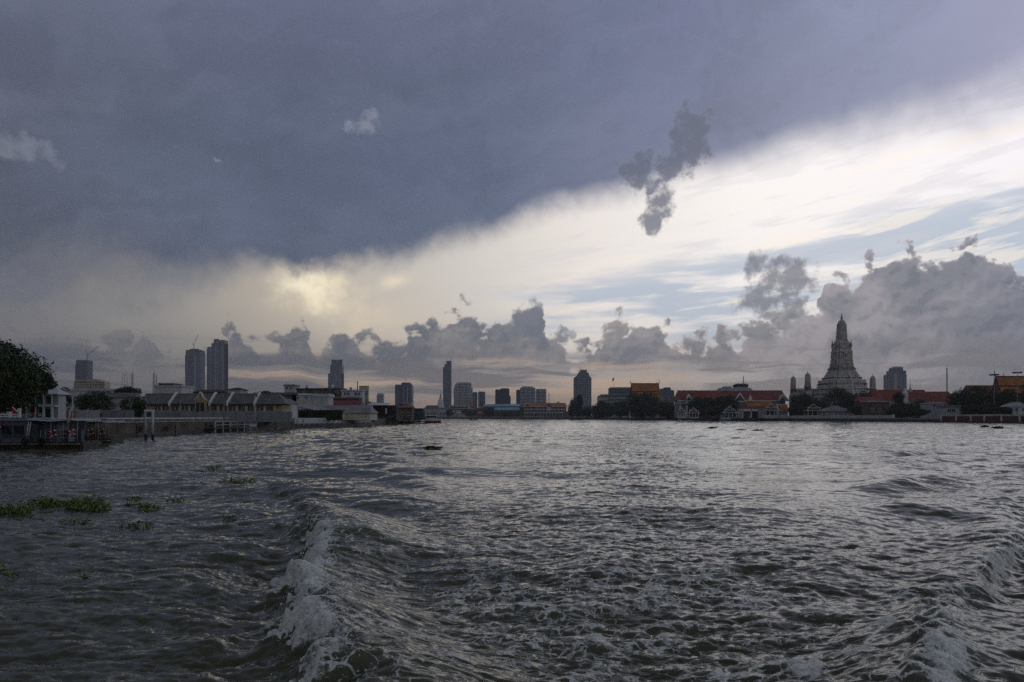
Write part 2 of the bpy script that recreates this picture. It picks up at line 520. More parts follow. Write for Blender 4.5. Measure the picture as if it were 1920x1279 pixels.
def river_height(X, Y):
    r = np.hypot(X, Y)
    h, dx, dy = samp(PA, X, Y, 0.15)
    h3, dx3, dy3 = samp(PC, X, Y, -0.2)
    calm = np.where(X < -6, 1 - 0.40 * sstep(-X - 6, 0, 25) * (1 - sstep(Y, 40, 160)), 1.0)
    sw = X * WT[0] + Y * WT[1]
    nw = X * WN[0] + Y * WN[1]
    wedge = 1 - sstep(np.abs(nw) / (0.36 * sw + 0.4), 0.75, 1.25)
    calm = calm * (1 - 0.80 * wedge * (1 - sstep(sw, 40, 150))) * (0.62 + 0.38 * sstep(r, 20, 90))
    h = h * calm + h3; dx = dx * calm + dx3; dy = dy * calm + dy3
    fb = 1 - sstep(r, 45, 110)
    h2, dx2, dy2 = samp(PB, X, Y, -0.12)
    churn = np.exp(-(nw / (2.0 + 0.045 * sw)) ** 2) * (1 - sstep(sw, 90, 300)) - 0.55 * np.exp(-((np.abs(nw) - 4.0 - 0.11 * sw) / (1.8 + 0.06 * sw)) ** 2) * sstep(sw, 20, 40)
    fb = fb * np.clip(1 + 0.7 * churn, 0.3, 1.7) * (1 - 0.35 * wedge * (1 - sstep(sw, 30, 80)))
    h = h + h2 * fb; dx = dx + dx2 * fb; dy = dy + dy2 * fb
    gk, _, _ = samp(PG, X * .45, Y * .45, 0.4)
    h = h + kelvin(X + 0.3 * gk, Y + 0.5 * gk) * np.clip(0.85 + 0.2 * gk, 0.4, 1.3)
    # the turbulent trail
    s = X * WT[0] + Y * WT[1]
    n = X * WN[0] + Y * WN[1]
    g, _, _ = samp(PG, X, Y, 0.9)
    f, _, _ = samp(PF, X, Y, 0.2)
    trail = np.exp(-(n / (2.2 + 0.05 * s)) ** 2) * (1 - sstep(s, 25, 80))
    inner = (1 - sstep(np.abs(n) / (0.37 * s + 0.4), 0.80, 1.05)) * (1 - sstep(s, 18, 60))
    h = h + trail * g * 0.03 + inner * f * 0.016 * (1 - sstep(s, 15, 40))
    foam = np.clip(trail * (0.22 + 0.09 * g + 0.09 * f), 0, 0.45) + np.clip(inner * (0.25 + 0.08 * g + 0.10 * f), 0, 0.46) * (1 - sstep(s, 11, 36))
    foam = np.minimum(foam, 0.50)
    for P, sg in ((LB, -1.0), (RB, 1.0)):
        jx = 0.12 * g + 0.07 * f
        d, hh, ff = breaker(X + jx, Y + 0.3 * f * 0.3, P, sg)
        prof = np.where(d > 0, np.exp(-(d / 0.42) ** 2), np.exp(-(d / 1.35) ** 2))
        h = h + hh * prof - 0.30 * hh * np.exp(-((d - 1.25) / 0.7) ** 2)
        dx = dx + sg * hh * 0.35 * prof
        band = sstep(d, -0.75, 0.05) * (1 - sstep(d, 0.35 + 0.12 * f, 0.62 + 0.12 * f))
        tail = sstep(d, -2.6, -0.4) * (1 - sstep(d, -0.3, 0.2)) * 0.46
        wgt = np.clip(ff * (0.86 + 0.16 * g + 0.10 * f), 0, 1.05)
        foam = np.maximum(foam, np.maximum(band * wgt, tail * np.clip(ff + 0.15 * g, 0, 1)))
        h = h + band * wgt * (0.035 * f)
    # bursting patches of aerated water
    for px, py, rad, amt in PLOPS:
        yy = EYE * FPX / (py - HZ); xx = (px - CX) / FPX * yy
        q = ((X - xx) / rad) ** 2 + ((Y - yy) / (rad * 1.7)) ** 2
        foam = np.maximum(foam, amt * np.exp(-q) * (1 + 0.25 * f))
        h = h + 0.05 * amt * np.exp(-q)
    foam = np.clip(foam, 0, 1.1)
    return h, dx, dy, foam, churn


def water_z(x, y):
    h, dx, dy, f, _c = river_height(np.array([float(x)]), np.array([float(y)]))
    return float(h[0])


def build_river():
    inner = np.linspace(R(-36), R(36), 620)
    outl = np.linspace(R(-78), R(-36), 45)[:-1]
    outr = np.linspace(R(36), R(78), 45)[1:]
    A = np.concatenate([outl, inner, outr])
    rs = [5.0]
    while rs[-1] < 3200:
        r = rs[-1]
        k = 0.0033 if r < 30 else (0.0033 + 0.0017 * min(1, (r - 30) / 120) if r < 400 else (0.008 if r < 700 else 0.03))
        rs.append(r * (1 + k) + (0.0 if r > 8 else 0.02))
    rs = np.array(rs)
    na, nr = len(A), len(rs)
    RR, AA = np.meshgrid(rs, A, indexing='ij')
    X = (RR * np.sin(AA)).ravel(); Y = (RR * np.cos(AA)).ravel()
    h, dx, dy, foam, churn = river_height(X, Y)
    co = np.stack([X + dx, Y + dy, h], 1).astype(np.float32)
    idx = np.arange(nr * na).reshape(nr, na)
    q = np.stack([idx[:-1, :-1], idx[:-1, 1:], idx[1:, 1:], idx[1:, :-1]], -1).reshape(-1, 4)
    me = bpy.data.meshes.new('river')
    me.vertices.add(len(co)); me.vertices.foreach_set('co', co.ravel())
    me.loops.add(q.size); me.loops.foreach_set('vertex_index', q.ravel().astype(np.int32))
    me.polygons.add(len(q))
    me.polygons.foreach_set('loop_start', (np.arange(len(q)) * 4).astype(np.int32))
    me.polygons.foreach_set('loop_total', np.full(len(q), 4, np.int32))
    me.polygons.foreach_set('use_smooth', np.ones(len(q), bool))
    me.update(calc_edges=True)
    a = me.attributes.new('foam', 'FLOAT', 'POINT')
    a.data.foreach_set('value', foam.astype(np.float32))
    a = me.attributes.new('churn', 'FLOAT', 'POINT')
    a.data.foreach_set('value', churn.astype(np.float32))
    o = bpy.data.objects.new('river', me)
    COL.objects.link(o)
    # normals must point up
    if me.polygons[0].normal.z < 0:
        me.flip_normals()
    tag(o, 'choppy grey green river water with the foaming wake of a boat', 'river', kind='structure')
    # material
    m = bpy.data.materials.new('river_water'); m.use_nodes = True
    nt = m.node_tree; nt.nodes.clear()
    geo = node(nt, 'ShaderNodeNewGeometry')
    P = Sk(nt, geo.outputs['Position'])
    at_ = node(nt, 'ShaderNodeAttribute', attribute_name='foam')
    F = Sk(nt, at_.outputs['Fac'])
    P2 = vmath(nt, 'MULTIPLY', P, (0.5, 1.0, 1.0))
    n1 = noise(nt, P2, 2.4, 2.5, 0.5, dim='2D')
    n2 = noise(nt, P2, 10.0, 3.0, 0.6, dim='2D')
    slick = noise(nt, vmath(nt, 'MULTIPLY', P, (0.10, 0.05, 1.0)), 1.0, 3.0, 0.55, dim='2D').sst(0.36, 0.60, 0.45, 1.25)
    hgt = (n1 * 0.095 + n2 * 0.008) * slick
    dist = Sk(nt, node(nt, 'ShaderNodeCameraData').outputs['View Distance']) if False else vmath(nt, 'LENGTH', P, (0, 0, 0))
    bs = dist.sst(10.0, 200.0, 0.8, 1.0)
    ch = Sk(nt, node(nt, 'ShaderNodeAttribute', attribute_name='churn').outputs['Fac'])
    hgt = hgt * (ch * 1.5 + 0.95).max(0.3)
    bump = node(nt, 'ShaderNodeBump', {'Strength': bs, 'Distance': 1.0, 'Height': hgt})
    mud = noise(nt, P, 0.09, 2.0, 0.5, dim='2D')
    wc = mixc(nt, mud, (0.062, 0.068, 0.040, 1), (0.082, 0.084, 0.048, 1))
    aer = F.sst(0.15, 0.9)
    wc = mixc(nt, aer * 0.8, wc, (0.12, 0.125, 0.092, 1))
    pw = node(nt, 'ShaderNodeBsdfPrincipled', {'Base Color': wc, 'Roughness': dist.sst(20.0, 500.0, 0.06, 0.10), 'IOR': 1.333, 'Specular IOR Level': 0.38, 'Normal': bump.outputs[0]})
    # foam
    pfv = vmath(nt, 'MULTIPLY', P, (1.0, 0.7, 1.3))
    fa = noise(nt, pfv, 3.4, 6.0, 0.66, 1.0)
    fb = noise(nt, pfv, 19.0, 4.0, 0.72, 0.5)
    vo = node(nt, 'ShaderNodeTexVoronoi', {'Vector': vmath(nt, 'ADD', pfv, vmath(nt, 'MULTIPLY', Sk(nt, node(nt, 'ShaderNodeTexNoise', {'Vector': P, 'Scale': 3.0, 'Detail': 4.0}).outputs['Color']), (0.55, 0.55, 0.0))), 'Scale': 4.5}, feature='DISTANCE_TO_EDGE')
    lace = Sk(nt, vo.outputs['Distance']).sst(0.0, 0.12, 1.0, 0.0)
    fm = (F * 1.20 - 0.68) + (fa - 0.5) * 1.25 + lace * 0.36 + (fb - 0.5) * 0.5 + F.sst(0.55, 0.95) * 0.10
    fm = fm.sst(0.0, 0.32) * F.sst(0.05, 0.25)
    fbm = node(nt, 'ShaderNodeBump', {'Strength': 0.8, 'Distance': 0.05, 'Height': fb * 0.6 + fa})
    fcol = mixc(nt, fb.sst(0.3, 0.7), (0.46, 0.48, 0.44, 1), (0.88, 0.89, 0.86, 1))
    pf = node(nt, 'ShaderNodeBsdfPrincipled', {'Base Color': fcol, 'Roughness': 0.55, 'Normal': fbm.outputs[0]})
    mx = node(nt, 'ShaderNodeMixShader', {0: fm * 0.95})
    nt.links.new(pw.outputs[0], mx.inputs[1]); nt.links.new(pf.outputs[0], mx.inputs[2])
    out = node(nt, 'ShaderNodeOutputMaterial'); nt.links.new(mx.outputs[0], out.inputs[0])
    me.materials.append(m)
    return o


river = build_river()

# ---------------------------------------------------------------- mesh and material helpers
BASE = {}


def PX(px, Y):
    return (px - CX) / FPX * Y


def PZ(py, Y):
    return EYE + (HZ - py) / FPX * Y


class MB:
    """collects world-space shapes, becomes one mesh object"""
    def __init__(s):
        s.v, s.f, s.sm = [], [], []

    def add(s, vs_, fs, smooth=False):
        n = len(s.v)
        s.v += [tuple(p) for p in vs_]
        s.f += [tuple(i + n for i in f) for f in fs]
        s.sm += [smooth] * len(fs)
        return s

    def box(s, x0, x1, y0, y1, z0, z1):
        if x0 > x1: x0, x1 = x1, x0
        if y0 > y1: y0, y1 = y1, y0
        if z0 > z1: z0, z1 = z1, z0
        return s.add([(x0, y0, z0), (x1, y0, z0), (x1, y1, z0), (x0, y1, z0), (x0, y0, z1), (x1, y0, z1), (x1, y1, z1), (x0, y1, z1)],
                     [(3, 2, 1, 0), (4, 5, 6, 7), (0, 1, 5, 4), (1, 2, 6, 5), (2, 3, 7, 6), (3, 0, 4, 7)])

    def prism(s, poly, z0, z1, top=None):
        """vertical prism over a ground polygon (counter-clockwise); top = scale of the upper ring about its centre"""
        n = len(poly)
        cx = sum(p[0] for p in poly) / n; cy_ = sum(p[1] for p in poly) / n
        k = 1 if top is None else top
        up = [(cx + (p[0] - cx) * k, cy_ + (p[1] - cy_) * k, z1) for p in poly]
        return s.add([(p[0], p[1], z0) for p in poly] + up,
                     [tuple(range(n - 1, -1, -1)), tuple(range(n, 2 * n))] + [(i, (i + 1) % n, n + (i + 1) % n, n + i) for i in range(n)])

    def extrude(s, pts, d):
        """planar 3d polygon extruded along vector d"""
        n = len(pts)
        q = [(p[0] + d[0], p[1] + d[1], p[2] + d[2]) for p in pts]
        return s.add(list(pts) + q, [tuple(range(n)), tuple(range(2 * n - 1, n - 1, -1))] + [(i, n + i, n + (i + 1) % n, (i + 1) % n) for i in range(n)])

    def rings(s, rings, closed=True, smooth=False, cap=True):
        n = len(rings[0]); b = []
        for r in rings: b += r
        fs = []
        for k in range(len(rings) - 1):
            for i in range(n if closed else n - 1):
                j = (i + 1) % n
                fs.append((k * n + i, k * n + j, (k + 1) * n + j, (k + 1) * n + i))
        if cap:
            fs.append(tuple(range(n - 1, -1, -1)))
            fs.append(tuple(range((len(rings) - 1) * n, len(rings) * n)))
        return s.add(b, fs, smooth)

    def lathe(s, cx, cy_, prof, n=16, smooth=True):
        return s.rings([[(cx + r * math.cos(2 * math.pi * i / n), cy_ + r * math.sin(2 * math.pi * i / n), z) for i in range(n)] for z, r in prof], smooth=smooth)

    def tube(s, pts, r, n=6, r1=None):
        r1 = r if r1 is None else r1
        pts = [Vector(p) for p in pts]
        rings = []
        for i, p in enumerate(pts):
            d = (pts[min(i + 1, len(pts) - 1)] - pts[max(i - 1, 0)]).normalized()
            a = d.orthogonal().normalized(); b = d.cross(a)
            if rings:      # keep rings aligned
                a = (la - d * la.dot(d)).normalized(); b = d.cross(a)
            la = a
            rr = r + (r1 - r) * i / max(1, len(pts) - 1)
            rings.append([tuple(p + (a * math.cos(2 * math.pi * k / n) + b * math.sin(2 * math.pi * k / n)) * rr) for k in range(n)])
        return s.rings(rings, smooth=True)

    def gable(s, x0, x1, y0, y1, ze, zr, over=0.0, th=0.15, axis='x', hip=0.0):
        """solid roof wedge with overhang; ridge along axis"""
        x0 -= over; x1 += over; y0 -= over; y1 += over
        if axis == 'x':
            ym = (y0 + y1) / 2
            v = [(x0, y0, ze), (x1, y0, ze), (x1, y1, ze), (x0, y1, ze), (x0 + hip, ym, zr), (x1 - hip, ym, zr)]
        else:
            xm = (x0 + x1) / 2
            v = [(x1, y0, ze), (x1, y1, ze), (x0, y1, ze), (x0, y0, ze), (xm, y0 + hip, zr), (xm, y1 - hip, zr)]
        lo = [(p[0], p[1], p[2] - th) for p in v[:4]]
        return s.add(v + lo, [(0, 1, 5, 4), (2, 3, 4, 5), (3, 0, 4), (1, 2, 5), (0, 6, 7, 1), (1, 7, 8, 2), (2, 8, 9, 3), (3, 9, 6, 0), (9, 8, 7, 6)])

    def build(s, name, mat, parent=None, label=None, kind=None):
        me = bpy.data.meshes.new(name)
        base = BASE.get(parent.name, Vector((0, 0, 0))) if parent else Vector((0, 0, 0))
        me.from_pydata([(p[0] - base.x, p[1] - base.y, p[2] - base.z) for p in s.v], [], s.f)
        me.polygons.foreach_set('use_smooth', s.sm)
        me.update()
        me.materials.append(MAT[mat] if isinstance(mat, str) else mat)
        o = bpy.data.objects.new(name, me)
        COL.objects.link(o)
        if parent:
            o.parent = parent
            BASE[o.name] = base
        if label: o['label'] = label
        if kind: o['kind'] = kind
        return o


def thing(name, label, cat, loc, group=None):
    o = bpy.data.objects.new(name, None)
    o.empty_display_size = 0.5
    COL.objects.link(o)
    o.location = loc
    BASE[o.name] = Vector(loc)
    return tag(o, label, cat, group)


def solo(mb, name, mat, label, cat, loc, group=None):
    """a thing that is one mesh, origin at its base"""
    for i, p in enumerate(mb.v):
        mb.v[i] = (p[0] - loc[0], p[1] - loc[1], p[2] - loc[2])
    o = mb.build(name, mat)
    o.location = loc
    return tag(o, label, cat, group)


def put(me_obj, name, parent, loc):
    """a copy sharing mesh data, placed at world loc under parent"""
    c = me_obj.copy()
    c.name = name
    COL.objects.link(c)
    c.parent = parent
    c.location = Vector(loc) - BASE[parent.name]
    BASE[c.name] = Vector(loc)
    return c


MAT = {}


def mat(name, c, rough=0.75, var=0.25, scale=0.6, stain=0.0, spec=0.3, c2=None, metal=0.0, stripes=None, alpha_n=3.0):
    """plain procedural surface: patchy tone, rain streaks, optional floor stripes (period, share, colour)"""
    m = bpy.data.materials.new(name); m.use_nodes = True
    nt = m.node_tree; nt.nodes.clear()
    P = Sk(nt, node(nt, 'ShaderNodeNewGeometry').outputs['Position'])
    n1 = noise(nt, P, scale, alpha_n, 0.6)
    c = tuple(c) + (1,)
    d = tuple(x * (1 - var) for x in c[:3]) + (1,)
    l = tuple(min(1, x * (1 + var)) for x in c[:3]) + (1,)
    if c2: l = tuple(c2) + (1,)
    col = mixc(nt, n1.sst(0.3, 0.7), d, l)
    if stain:
        n2 = noise(nt, vmath(nt, 'MULTIPLY', P, (1.3, 1.3, 0.12)), scale * 1.6, 4.0, 0.6)
        col = mixc(nt, n2.sst(0.50, 0.72) * stain, col, tuple(x * 0.28 for x in c[:3]) + (1,))
    if stripes:
        per, share, sc_ = stripes
        zz = Sk(nt, node(nt, 'ShaderNodeSeparateXYZ', {0: P}).outputs[2])
        fr = (zz * (1.0 / per))._m('FRACT')
        n3 = noise(nt, vmath(nt, 'MULTIPLY', P, (0.25, 0.25, 0.28)), 1.0, 1.0, 0.5)
        col = mixc(nt, fr._m('LESS_THAN', share) * n3.sst(0.3, 0.6, 0.5, 1.0), col, tuple(sc_) + (1,))
    b = node(nt, 'ShaderNodeBsdfPrincipled', {'Base Color': col, 'Roughness': rough, 'Specular IOR Level': spec, 'Metallic': metal})
    out = node(nt, 'ShaderNodeOutputMaterial'); nt.links.new(b.outputs[0], out.inputs[0])
    MAT[name] = m
    return m


mat('earth', (0.10, 0.09, 0.07), 0.9)
mat('concrete_wet', (0.085, 0.066, 0.050), 0.7, 0.5, 0.45, 0.9)
mat('concrete_dark', (0.06, 0.06, 0.055), 0.6, 0.4, 0.6, 0.5)
mat('concrete', (0.30, 0.29, 0.28), 0.85, 0.2, 0.4, 0.5)
mat('white_paint', (0.72, 0.72, 0.71), 0.6, 0.08, 0.7, 0.25)
mat('white_wall', (0.52, 0.52, 0.515), 0.8, 0.10, 0.3, 0.35)
mat('cream_wall', (0.58, 0.54, 0.45), 0.8, 0.12, 0.3, 0.35)
mat('beige_wall', (0.50, 0.42, 0.29), 0.8, 0.12, 0.1, 0.3)
mat('ochre_wall', (0.42, 0.335, 0.19), 0.8, 0.15, 0.5, 0.4)
mat('pale_grey', (0.42, 0.43, 0.45), 0.75, 0.12, 0.1, 0.3)
mat('fence_grey', (0.25, 0.26, 0.28), 0.7, 0.12, 0.5, 0.4)
mat('slate_roof', (0.125, 0.127, 0.13), 0.7, 0.22, 0.5, 0.25)
mat('grey_roof', (0.23, 0.22, 0.22), 0.75, 0.2, 0.3, 0.45)
mat('zinc_roof', (0.48, 0.50, 0.53), 0.5, 0.15, 0.4, 0.4)
mat('maroon_roof', (0.16, 0.045, 0.045), 0.7, 0.2, 0.5, 0.3)
mat('red_roof', (0.22, 0.050, 0.036), 0.65, 0.22, 0.15, 0.25)
mat('orange_roof', (0.42, 0.165, 0.055), 0.55, 0.22, 0.2, 0.3)
mat('green_trim', (0.04, 0.09, 0.055), 0.6)
mat('brown_wall', (0.14, 0.10, 0.08), 0.85, 0.3, 0.3, 0.4)
mat('brick_red', (0.15, 0.058, 0.050), 0.85, 0.25, 0.8, 0.4)
mat('dark_wood', (0.045, 0.038, 0.033), 0.8, 0.3, 1.0)
mat('black_rubber', (0.012, 0.012, 0.012), 0.7)
mat('dark_steel', (0.05, 0.055, 0.065), 0.5, 0.2, 0.8, 0.2)
mat('grey_steel', (0.25, 0.26, 0.28), 0.5, 0.15, 0.8, 0.2)
mat('blue_paint', (0.10, 0.17, 0.30), 0.5, 0.15, 0.6, 0.3)
mat('light_blue_roof', (0.22, 0.40, 0.52), 0.55, 0.15, 0.05, 0.2)
mat('green_wall', (0.03, 0.16, 0.13), 0.8, 0.15, 0.1, 0.2)
mat('teal_dark', (0.03, 0.09, 0.10), 0.7)
mat('dark_glass', (0.015, 0.017, 0.02), 0.15, 0.2, 0.5, 0.0, 0.5)
mat('boat_blue_grey', (0.10, 0.115, 0.15), 0.5, 0.2, 1.2, 0.4)
mat('boat_hull', (0.055, 0.050, 0.045), 0.6, 0.3, 1.0, 0.5)
mat('boat_rail_wood', (0.20, 0.16, 0.10), 0.6, 0.25, 1.5, 0.3)
mat('red_cloth', (0.45, 0.025, 0.03), 0.8, 0.1, 2.0)
mat('flag_white', (0.75, 0.75, 0.75), 0.8, 0.05, 2.0)
mat('flag_navy', (0.02, 0.025, 0.08), 0.8, 0.1, 2.0)
mat('buoy_red', (0.30, 0.03, 0.018), 0.5, 0.15, 3.0)
mat('buoy_orange', (0.20, 0.075, 0.04), 0.6, 0.15, 3.0)
mat('orange_paint', (0.80, 0.13, 0.02), 0.5, 0.1, 2.0)
mat('gold', (0.55, 0.36, 0.08), 0.45, 0.2, 0.6, 0.2)
mat('prang_stone', (0.50, 0.47, 0.43), 0.85, 0.25, 0.35, 0.5)
mat('prang_dark', (0.16, 0.15, 0.145), 0.85, 0.3, 0.5, 0.4)
mat('prang_pale', (0.62, 0.60, 0.56), 0.85, 0.2, 0.4, 0.5)
mat('prang_band', (0.64, 0.63, 0.61), 0.8, 0.15, 0.5, 0.4)
mat('prang_red', (0.24, 0.12, 0.10), 0.8, 0.2, 0.5, 0.4)
mat('tower_navy', (0.075, 0.09, 0.13), 0.5, 0.12, 0.02, 0.0, 0.3, stripes=(4.0, 0.4, (0.10, 0.115, 0.15)))
mat('tower_slate', (0.13, 0.15, 0.19), 0.5, 0.12, 0.02, 0.0, 0.3, stripes=(7.0, 0.4, (0.14, 0.155, 0.19)))
mat('tower_grey', (0.25, 0.255, 0.28), 0.6, 0.12, 0.02, 0.0, 0.3, stripes=(7.0, 0.45, (0.10, 0.105, 0.125)))
mat('tower_pale', (0.52, 0.52, 0.54), 0.7, 0.08, 0.02, 0.0, 0.3, stripes=(7.0, 0.35, (0.24, 0.245, 0.27)))
mat('tower_dark', (0.075, 0.078, 0.095), 0.6, 0.15, 0.02, 0.0, 0.3, stripes=(8.0, 0.4, (0.075, 0.08, 0.10)))
mat('fin_light', (0.48, 0.48, 0.50), 0.6, 0.06, 0.05)
mat('bark', (0.07, 0.055, 0.04), 0.9, 0.3, 3.0)
def leafmat(name, dark, light, rough=0.6, scale=0.5):
    """foliage, tone varies from leaf clump to leaf clump"""
    m = bpy.data.materials.new(name); m.use_nodes = True
    nt = m.node_tree; nt.nodes.clear()
    P = Sk(nt, node(nt, 'ShaderNodeNewGeometry').outputs['Position'])
    n1 = noise(nt, P, scale, 4.0, 0.7)
    col = mixc(nt, n1.sst(0.35, 0.65), tuple(dark) + (1,), tuple(light) + (1,))
    b = node(nt, 'ShaderNodeBsdfPrincipled', {'Base Color': col, 'Roughness': rough, 'Specular IOR Level': 0.25})
    out = node(nt, 'ShaderNodeOutputMaterial'); nt.links.new(b.outputs[0], out.inputs[0])
    MAT[name] = m
leafmat('leaf_dark', (0.022, 0.036, 0.016), (0.055, 0.080, 0.032))
leafmat('leaf_mid', (0.030, 0.045, 0.018), (0.070, 0.095, 0.035))
leafmat('leaf_olive', (0.045, 0.055, 0.025), (0.095, 0.105, 0.045))
leafmat('hyacinth', (0.09, 0.13, 0.018), (0.24, 0.30, 0.05), 0.45, 5.0)


# ---------------------------------------------------------------- trees
def tree(px0, px1, py_top, Y, label, seed, mat_='leaf_dark', zg=2.0, py_bot=None, leaf=None, n=None, lobes=9, name='broadleaf_tree', group=None, ydepth=None, flat=1.0):
    rng = np.random.default_rng(seed)
    x0, x1 = PX(px0, Y), PX(px1, Y)
    cx, rx = (x0 + x1) / 2, (x1 - x0) / 2
    zt = PZ(py_top, Y)
    zb = PZ(py_bot, Y) if py_bot else zg + (zt - zg) * 0.22
    ry = ydepth or rx * 0.9
    t = thing(name, label, 'tree', (cx, Y, zg), group)
    # trunk and limbs
    tm = MB()
    r0 = max(0.12, rx * 0.055)
    zc = (zb + zt) / 2
    tm.tube([(cx, Y, zg - 0.3), (cx + rx * .03, Y, zg + (zb - zg) * .6), (cx - rx * .04, Y, zc), (cx, Y, zc + (zt - zc) * .5)], r0, 8, r0 * .35)
    for k in range(5):
        a = rng.uniform(0, 6.28); z0 = zg + (zc - zg) * rng.uniform(.45, .9)
        e = Vector((cx + math.cos(a) * rx * .65, Y + math.sin(a) * ry * .65, zc + (zt - zc) * rng.uniform(-.2, .55)))
        tm.tube([(cx, Y, z0), (cx * .5 + e.x * .5, Y * .5 + e.y * .5, z0 * .45 + e.z * .55), tuple(e)], r0 * .5, 6, r0 * .15)
    tm.build('trunk', 'bark', t)
    # crown: leaf tufts on the skins of many overlapping lobes
    px_size = Y / FPX
    leaf = leaf or max(0.16, 1.7 * px_size)
    n = n or int(min(9000, max(900, 7.5 * (rx * 2) * (zt - zb) / leaf ** 2)))
    L = []
    rz = (zt - zb) / 2
    L.append((cx, Y, zc, rx * .84, ry * .8, rz * .88))
    for k in range(lobes * 2):
        a = rng.uniform(0, 6.28); u = rng.uniform(-.85, .95)
        c = math.sqrt(max(0.05, 1 - u * u)) * rng.uniform(.55, .88)
        sz = rng.uniform(.20, .42)
        L.append((cx + math.cos(a) * c * rx, Y + math.sin(a) * c * ry, zc + u * rz * rng.uniform(.65, .88), rx * sz, ry * sz, rz * sz * rng.uniform(.8, 1.2)))
    L = np.array(L)
    area = L[:, 3] * L[:, 5]
    pick = rng.choice(len(L), n, p=area / area.sum())
    d = rng.normal(size=(n, 3)); d /= np.linalg.norm(d, axis=1)[:, None]
    rad = rng.uniform(.45, 1.0, n) ** .45 * (1 + rng.normal(size=n) * .08)
    P = L[pick, :3] + d * L[pick, 3:6] * rad[:, None]
    P[:, 2] = np.maximum(P[:, 2], zg + 0.1)
    P[:, 0] = np.clip(P[:, 0], x0 - rx * .06, x1 + rx * .06)
    P[:, 2] = np.minimum(P[:, 2], zt)
    # each tuft is two crossed, bent leaves
    u = rng.normal(size=(n, 3)); u /= np.linalg.norm(u, axis=1)[:, None]
    w = np.cross(u, d + rng.normal(size=(n, 3)) * .6); w /= (np.linalg.norm(w, axis=1)[:, None] + 1e-6)
    s_ = (leaf * rng.uniform(.5, 1.15, n))[:, None]
    V = np.stack([P - u * s_ * .9, P + w * s_ * .5 + d * s_ * .2, P + u * s_ * .9, P - w * s_ * .5 + d * s_ * .1], 1).reshape(-1, 3)
    base = BASE[t.name]
    V = V - np.array(base)
    me = bpy.data.meshes.new('crown')
    F = np.arange(4 * n).reshape(-1, 4)
    me.from_pydata(V.tolist(), [], F.tolist())
    me.materials.append(MAT[mat_])
    o = bpy.data.objects.new('crown', me); COL.objects.link(o); o.parent = t
    return t


def palm(px, py_top, Y, label, seed, zg=2.0, group=None):
    rng = random.Random(seed)
    x = PX(px, Y); zt = PZ(py_top, Y)
    t = thing('palm_tree', label, 'palm', (x, Y, zg), group)
    MB().tube([(x, Y, zg - .2), (x + .15, Y, zg + (zt - zg) * .5), (x, Y, zt - .8)], .2, 8, .12).build('trunk', 'bark', t)
    for k in range(13):
        a = k * 2.4 + rng.uniform(-.2, .2); L = rng.uniform(2.2, 3.2); up = rng.uniform(-.1, .9)
        pts = []
        for i in range(6):
            q = i / 5
            pts.append(Vector((x + math.cos(a) * L * q, Y + math.sin(a) * L * q, zt - .8 + up * L * q - 1.1 * L * q * q * .7)))
        m = MB()
        sd = Vector((-math.sin(a), math.cos(a), 0))
        for i in range(5):
            w0, w1 = .42 * math.sin(math.pi * (i + .15) / 5.3), .42 * math.sin(math.pi * (i + 1.15) / 5.3)
            for sg in (-1, 1):
                m.add([pts[i], pts[i + 1], pts[i + 1] + sd * sg * w1 + Vector((0, 0, -.18)), pts[i] + sd * sg * w0 + Vector((0, 0, -.18))], [(0, 1, 2, 3)])
        m.build('frond', 'leaf_mid', t)
    return t


# ---------------------------------------------------------------- windows on walls that face the river (-Y)
_wcache = {}


def window(parent, x, z, y, w, h, frame='white_paint', arch=False):
    """frame with a recessed pane; x, z = centre of the sill line; wall face at y"""
    key = (round(w, 2), round(h, 2), frame, arch)
    if key not in _wcache:
        t = min(w, h) * .10
        pts = [(-w / 2, 0), (w / 2, 0)]
        if arch:
            hs = h - w / 2
            pts += [(w / 2 * math.cos(a), hs + w / 2 * math.sin(a)) for a in [math.pi * i / 8 for i in range(9)]]
        else:
            pts += [(w / 2, h), (-w / 2, h)]
        k = 1 + 2 * t / w
        n = len(pts)
        out = [(p[0] * k, -t + p[1] * (h + 2 * t) / h) for p in pts]
        v = [(p[0], -.07, p[1]) for p in pts] + [(p[0], -.07, p[1]) for p in out] + [(p[0], .05, p[1]) for p in pts] + [(p[0], .05, p[1]) for p in out]
        fs = []
        for i in range(n):
            j = (i + 1) % n
            fs += [(i, n + i, n + j, j), (i, j, 2 * n + j, 2 * n + i), (n + i, 3 * n + i, 3 * n + j, n + j)]
        m = MB(); m.add(v, fs)
        m.box(-w * .035, w * .035, -.05, -.01, 0, h * .98)
        me = m.build('window', frame); p = MB()
        p.add([(q[0], -.02, q[1]) for q in pts], [tuple(range(n))])
        pn = p.build('pane', 'dark_glass')
        _wcache[key] = (me.data, pn.data)
        bpy.data.objects.remove(me); bpy.data.objects.remove(pn)
    a, b = _wcache[key]
    o = bpy.data.objects.new('window', a); COL.objects.link(o); o.parent = parent
    o.location = Vector((x, y, z)) - BASE[parent.name]
    g = bpy.data.objects.new('pane', b); COL.objects.link(g); g.parent = o
    return o


def bxp(mb, x0, x1, yt, yb, Y, depth, dy=0.0):
    """box given by the pixels of its front face"""
    return mb.box(PX(x0, Y), PX(x1, Y), Y + dy, Y + dy + depth, PZ(yb, Y) if yb is not None else 1.5, PZ(yt, Y))


